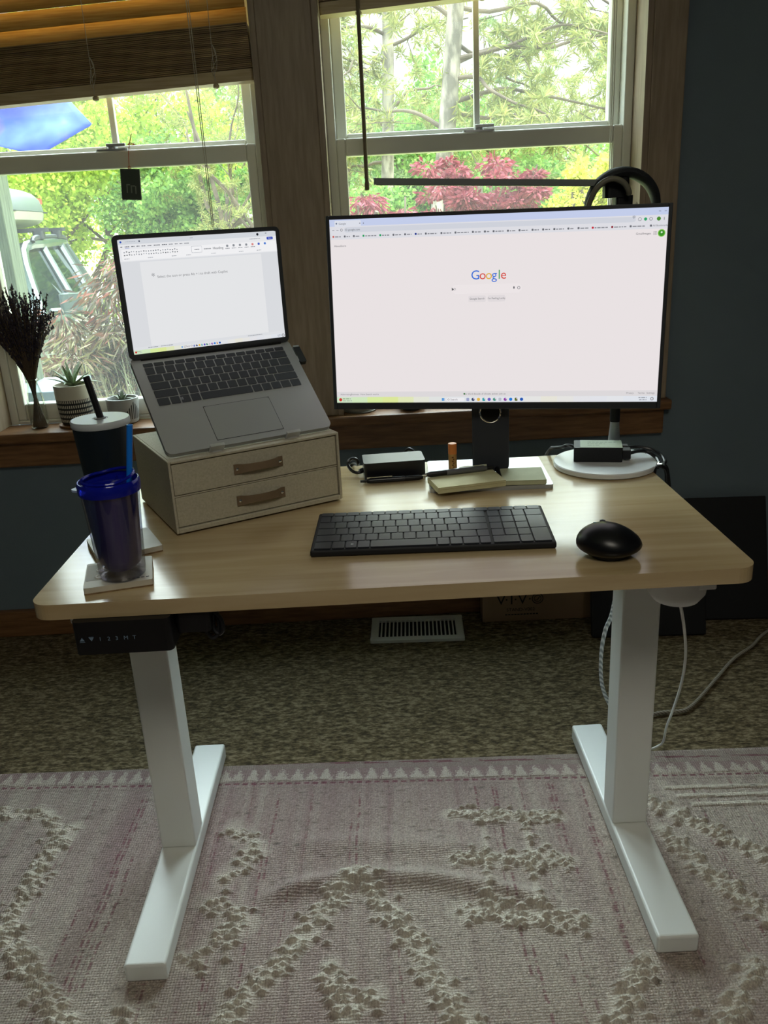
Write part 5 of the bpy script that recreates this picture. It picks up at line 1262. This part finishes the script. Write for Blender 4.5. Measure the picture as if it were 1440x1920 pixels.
# ------------------------------------------------------------------ cars
def suv(name, label, loc, rz, paint, box):
    o = thing(name, label, 'car', loc, rz)
    glass = mat(name + '_dark_glass', '#10161a', .05, spec=.6); rub = M['black_matte']; trimm = mat(name + '_trim', '#2b2e30', .4)
    # stations nose to tail along x: (x, z_low, z_shoulder, half width low, half width shoulder)
    st = [(2.36, .42, .62, .62, .60), (2.30, .30, .80, .80, .74), (2.0, .26, .93, .88, .82), (1.4, .25, 1.0, .91, .86), (.95, .25, 1.03, .92, .89), (0, .25, 1.03, .93, .91), (-1.2, .26, 1.06, .93, .90), (-1.9, .28, 1.08, .91, .86), (-2.25, .34, 1.06, .86, .80), (-2.36, .48, .98, .78, .72)]
    b = MB(); vs = []; k = 10
    for x, zl, zs, wl, wsd in st:
        zm = zl + (zs - zl) * .55
        ring = [(-wl * .9, zl), (-wl, zl + .08), (-max(wl, wsd) - .015, zm), (-wsd, zs - .04), (-wsd + .06, zs), (wsd - .06, zs), (wsd, zs - .04), (max(wl, wsd) + .015, zm), (wl, zl + .08), (wl * .9, zl)]
        vs += [(x, y, z) for y, z in ring]
    fs = []
    for i in range(len(st) - 1):
        for j in range(k): fs.append((i * k + j, i * k + (j + 1) % k, (i + 1) * k + (j + 1) % k, (i + 1) * k + j))
    fs += [tuple(range(k)), tuple(range((len(st)) * k - 1, (len(st) - 1) * k - 1, -1))]
    b.add(vs, fs, 0, True); bo = b.build('body', paint, o); s_ = bo.modifiers.new('sub', 'SUBSURF'); s_.levels = 1; s_.render_levels = 2
    gb = [(1.15, 1.01, .84), (-.1, 1.03, .885), (-1.6, 1.06, .87), (-2.28, 1.06, .76)]; gt = [(.35, 1.50, .60), (-.3, 1.565, .65), (-1.6, 1.55, .63), (-1.95, 1.50, .60)]
    b = MB(); vs = []
    for (x0_, z0_, w0_), (x1_, z1_, w1_) in zip(gb, gt): vs += [(x0_, -w0_, z0_), (x1_, -w1_, z1_), (x1_, w1_, z1_), (x0_, w0_, z0_)]
    fs = [(0, 3, 2, 1), (12, 13, 14, 15)]
    for i in range(3):
        for j in range(4): fs.append((4 * i + j, 4 * i + (j + 1) % 4, 4 * i + 4 + (j + 1) % 4, 4 * i + 4 + j))
    b.add(vs, fs); b.build('windows', glass, o)
    b = MB()
    for s in (-1, 1):
        b.tube([(gb[0][0], s * (gb[0][2]), gb[0][1] - .02), (gt[0][0], s * (gt[0][2] + .01), gt[0][1] + .01), (gt[1][0], s * (gt[1][2] + .015), gt[1][1] + .01), (gt[2][0], s * (gt[2][2] + .015), gt[2][1] + .01), (gt[3][0], s * (gt[3][2] + .01), gt[3][1]), (gb[3][0], s * (gb[3][2] + .01), gb[3][1] - .02)], .045, 8, smooth_n=4)
        b.tube([(-.12, s * .895, 1.03), (-.28, s * .655, 1.56)], .04, 8); b.tube([(-1.20, s * .885, 1.04), (-1.28, s * .65, 1.55)], .05, 8); b.tube([(-1.75, s * .865, 1.05), (-1.66, s * .64, 1.54)], .05, 8)
    vs = []
    for x_, z_, w_ in gt: vs += [(x_, -w_ - .01, z_ + .015), (x_, 0, z_ + .05), (x_, w_ + .01, z_ + .015)]
    b.add(vs, [(3 * i + j, 3 * i + j + 1, 3 * i + 4 + j, 3 * i + 3 + j) for i in range(3) for j in range(2)], 0, True); b.build('roof', paint, o)
    for s in (-1, 1):
        for x_ in (1.42, -1.42):
            w_ = MB(); w_.lathe([(.0, -.11), (.20, -.11), (.33, -.10), (.345, -.06), (.345, .06), (.33, .10), (.2, .09), (0, .09)], 28, M=T(x_, s * .82, .345) @ RX(90)); w_.build('wheel', rub, o)
        b = MB(); b.rbox((.72, -.10, 0), (.92, .10, .16), .05, M=T(0, s * 1.03, 1.03)); b.box((.8, -.10 , .01), (.86, .10, .05), M=T(0, s * .93, 1.03)); b.build('side_mirror', paint, o, None, bevel=.02)
        b = MB(); b.tube([(.1, s * .66, 1.60), (-.1, s * .66, 1.635), (-1.6, s * .65, 1.625), (-1.85, s * .64, 1.575)], .022, 8, smooth_n=4); b.build('roof_rail', trimm, o)
        for x_ in (.1, -1.0):
            b = MB(); b.rbox((x_, -.012, 0), (x_ + .22, .012, .03), .01, M=T(0, s * .925, .9)); b.build('door_handle', paint, o)
        b = MB(); b.rbox((2.2, -.22, .66), (2.34, .0, .80), .04, M=T(0, .11 + s * .58, 0)); b.build('headlight', M['chrome'], o)
        b = MB(); b.box((-2.37, s * .70 - .1, .86), (-2.25, s * .70 + .1, 1.02)); b.build('tail_light', mat('tail_red', '#8a1519', .2), o)
        b = MB(); b.box((-1.2, s * .94 - .004, .36), (-1.19, s * .94 + .004, 1.02)); b.box((-.1, s * .94 - .004, .36), (-.09, s * .94 + .004, 1.02)); b.build('door_seam', rub, o)
    if box:
        for x_ in (-.25, -1.2):
            b = MB(); b.rbox((x_ - .035, -.75, 1.68), (x_ + .035, .75, 1.715), .03)
            for s in (-1, 1): b.rbox((x_ - .06, s * .66 - .05, 1.62), (x_ + .06, s * .66 + .05, 1.69), .03)
            b.build('cross_bar', trimm, o, None, bevel=.008)
    return o
M['car_silver'] = mat('silver_green_paint', '#434f4b', .25, .4, coat=.5)
CAR = (-3.62, 6.75, GZ); CRZ = R(-80)
suv('car', 'silver green estate car with a roof box parked outside the left window', CAR, CRZ, M['car_silver'], True)
o = thing('roof_box', 'grey roof cargo box on the car, dark above and pale below', 'roof box', (0, 0, 0))
o.matrix_world = T(*CAR) @ Matrix.Rotation(CRZ, 4, 'Z') @ T(-.35, .22, 1.716)
def boxhull(z0, z1, k0, k1, mid):
    b = MB(); vs = []; n = 10
    for x_, s in ((1.08, .30), (.95, .62), (.5, .95), (0, 1.0), (-.6, 1.0), (-.95, .88), (-1.08, .6)):
        ring = []
        for j in range(n + 1):
            a = PI * j / n
            ring.append((x_, .38 * s * math.cos(a) * (1 if True else 1), z0 + (z1 - z0) * (math.sin(a) ** .6) * (.55 + .45 * s)))
        vs += ring
    m_ = n + 1; fs = []
    for i in range(6):
        for j in range(n): fs.append((i * m_ + j, i * m_ + j + 1, (i + 1) * m_ + j + 1, (i + 1) * m_ + j))
        fs.append((i * m_ + n, i * m_, (i + 1) * m_, (i + 1) * m_ + n))
    fs += [tuple(range(m_)), tuple(range(7 * m_ - 1, 6 * m_ - 1, -1))]
    b.add(vs, fs, 0, True); return b
boxhull(.15, .38, 0, 0, 0).build('lid', mat('box_grey', '#4c5453', .35), o); boxhull(.145, .0, 0, 0, 0).build('tray', mat('box_pale', '#8b8f80', .4), o)
b = MB(); b.box((-1.02, -.36, .142), (1.0, .36, .153)); b.build('seam', M['black_matte'], o)
b = MB(); b.box((-.93, .290, .23), (-.68, .338, .28)); b.build('red_badge', mat('badge_red', '#b8402f', .5), o)

# ------------------------------------------------------------------ added fill lamp, sun, sky, camera
lp = thing('ceiling_fill_light', 'round white fill lamp added on the ceiling behind the viewer', 'fill light', (.2, -1.6, ZC))
b = MB(); b.lathe([(.54, -.0), (.55, -.03), (.53, -.05), (0, -.05)], 56); b.build('housing', M['white_plastic'], lp)
la = bpy.data.lights.new('ceiling_fill', 'AREA'); la.shape = 'DISK'; la.size = 1.0; la.energy = 19; la.color = (1, .94, .80)  # unseen lamp, added to brighten the faces turned from the windows
lo = bpy.data.objects.new('ceiling_fill', la); COL.objects.link(lo); lo.parent = lp; lo.location = (0, 0, -.055)
su = bpy.data.lights.new('sun', 'SUN'); su.energy = 4.2; su.angle = R(.6); su.color = (1, .92, .70)
so = bpy.data.objects.new('sun', su); COL.objects.link(so)
so.rotation_euler = Vector((-.72, .30, -.95)).to_track_quat('-Z', 'Y').to_euler()
w = bpy.data.worlds.new('sky'); SC.world = w; w.use_nodes = True; n = w.node_tree.nodes; l = w.node_tree.links; n.clear()
out = n.new('ShaderNodeOutputWorld'); bg = n.new('ShaderNodeBackground'); l.new(bg.outputs[0], out.inputs[0])
tc = n.new('ShaderNodeTexCoord'); sx = n.new('ShaderNodeSeparateXYZ'); l.new(tc.outputs['Generated'], sx.inputs[0])
r = n.new('ShaderNodeValToRGB'); e = r.color_ramp.elements
e[0].position = 0; e[0].color = (.95, .97, .93, 1); e[1].position = .8; e[1].color = (.74, .87, 1.0, 1)
l.new(sx.outputs[2], r.inputs[0]); l.new(r.outputs[0], bg.inputs[0]); 
mr = n.new('ShaderNodeMapRange'); mr.inputs[1].default_value = .22; mr.inputs[2].default_value = .60; mr.inputs[3].default_value = 2.0; mr.inputs[4].default_value = 21.0
l.new(sx.outputs[2], mr.inputs[0]); l.new(mr.outputs[0], bg.inputs[1])

cam = bpy.data.cameras.new('camera'); co = bpy.data.objects.new('camera', cam); COL.objects.link(co); SC.camera = co
cam.sensor_fit = 'VERTICAL'; cam.sensor_height = 24; cam.lens = 1581.88 / 1920 * 24; cam.clip_start = .05; cam.clip_end = 400
yaw, pitch, roll = .0016, -.336, -.0526
cy_, sy_, cp_, sp_ = math.cos(yaw), math.sin(yaw), math.cos(pitch), math.sin(pitch)
f_ = Vector((sy_ * cp_, cy_ * cp_, sp_)); r0 = Vector((cy_, -sy_, 0)); u0 = r0.cross(f_)
rt = r0 * math.cos(roll) + u0 * math.sin(roll); up = u0 * math.cos(roll) - r0 * math.sin(roll)
mw = Matrix((( rt.x, up.x, -f_.x, -.01007), (rt.y, up.y, -f_.y, -1.06665), (rt.z, up.z, -f_.z, 1.20273), (0, 0, 0, 1)))
co.matrix_world = mw

SC.view_settings.view_transform = 'Standard'; SC.view_settings.look = 'None'; SC.view_settings.gamma = 1; SC.view_settings.exposure = 0
try: SC.view_settings.use_curve_mapping = False
except Exception: pass
SC.cycles.use_denoising = True
SC.cycles.max_bounces = 10; SC.cycles.diffuse_bounces = 6; SC.cycles.glossy_bounces = 5; SC.cycles.transparent_max_bounces = 16; SC.cycles.transmission_bounces = 8
SC.cycles.caustics_reflective = False; SC.cycles.caustics_refractive = False
SC.cycles.sample_clamp_indirect = 8
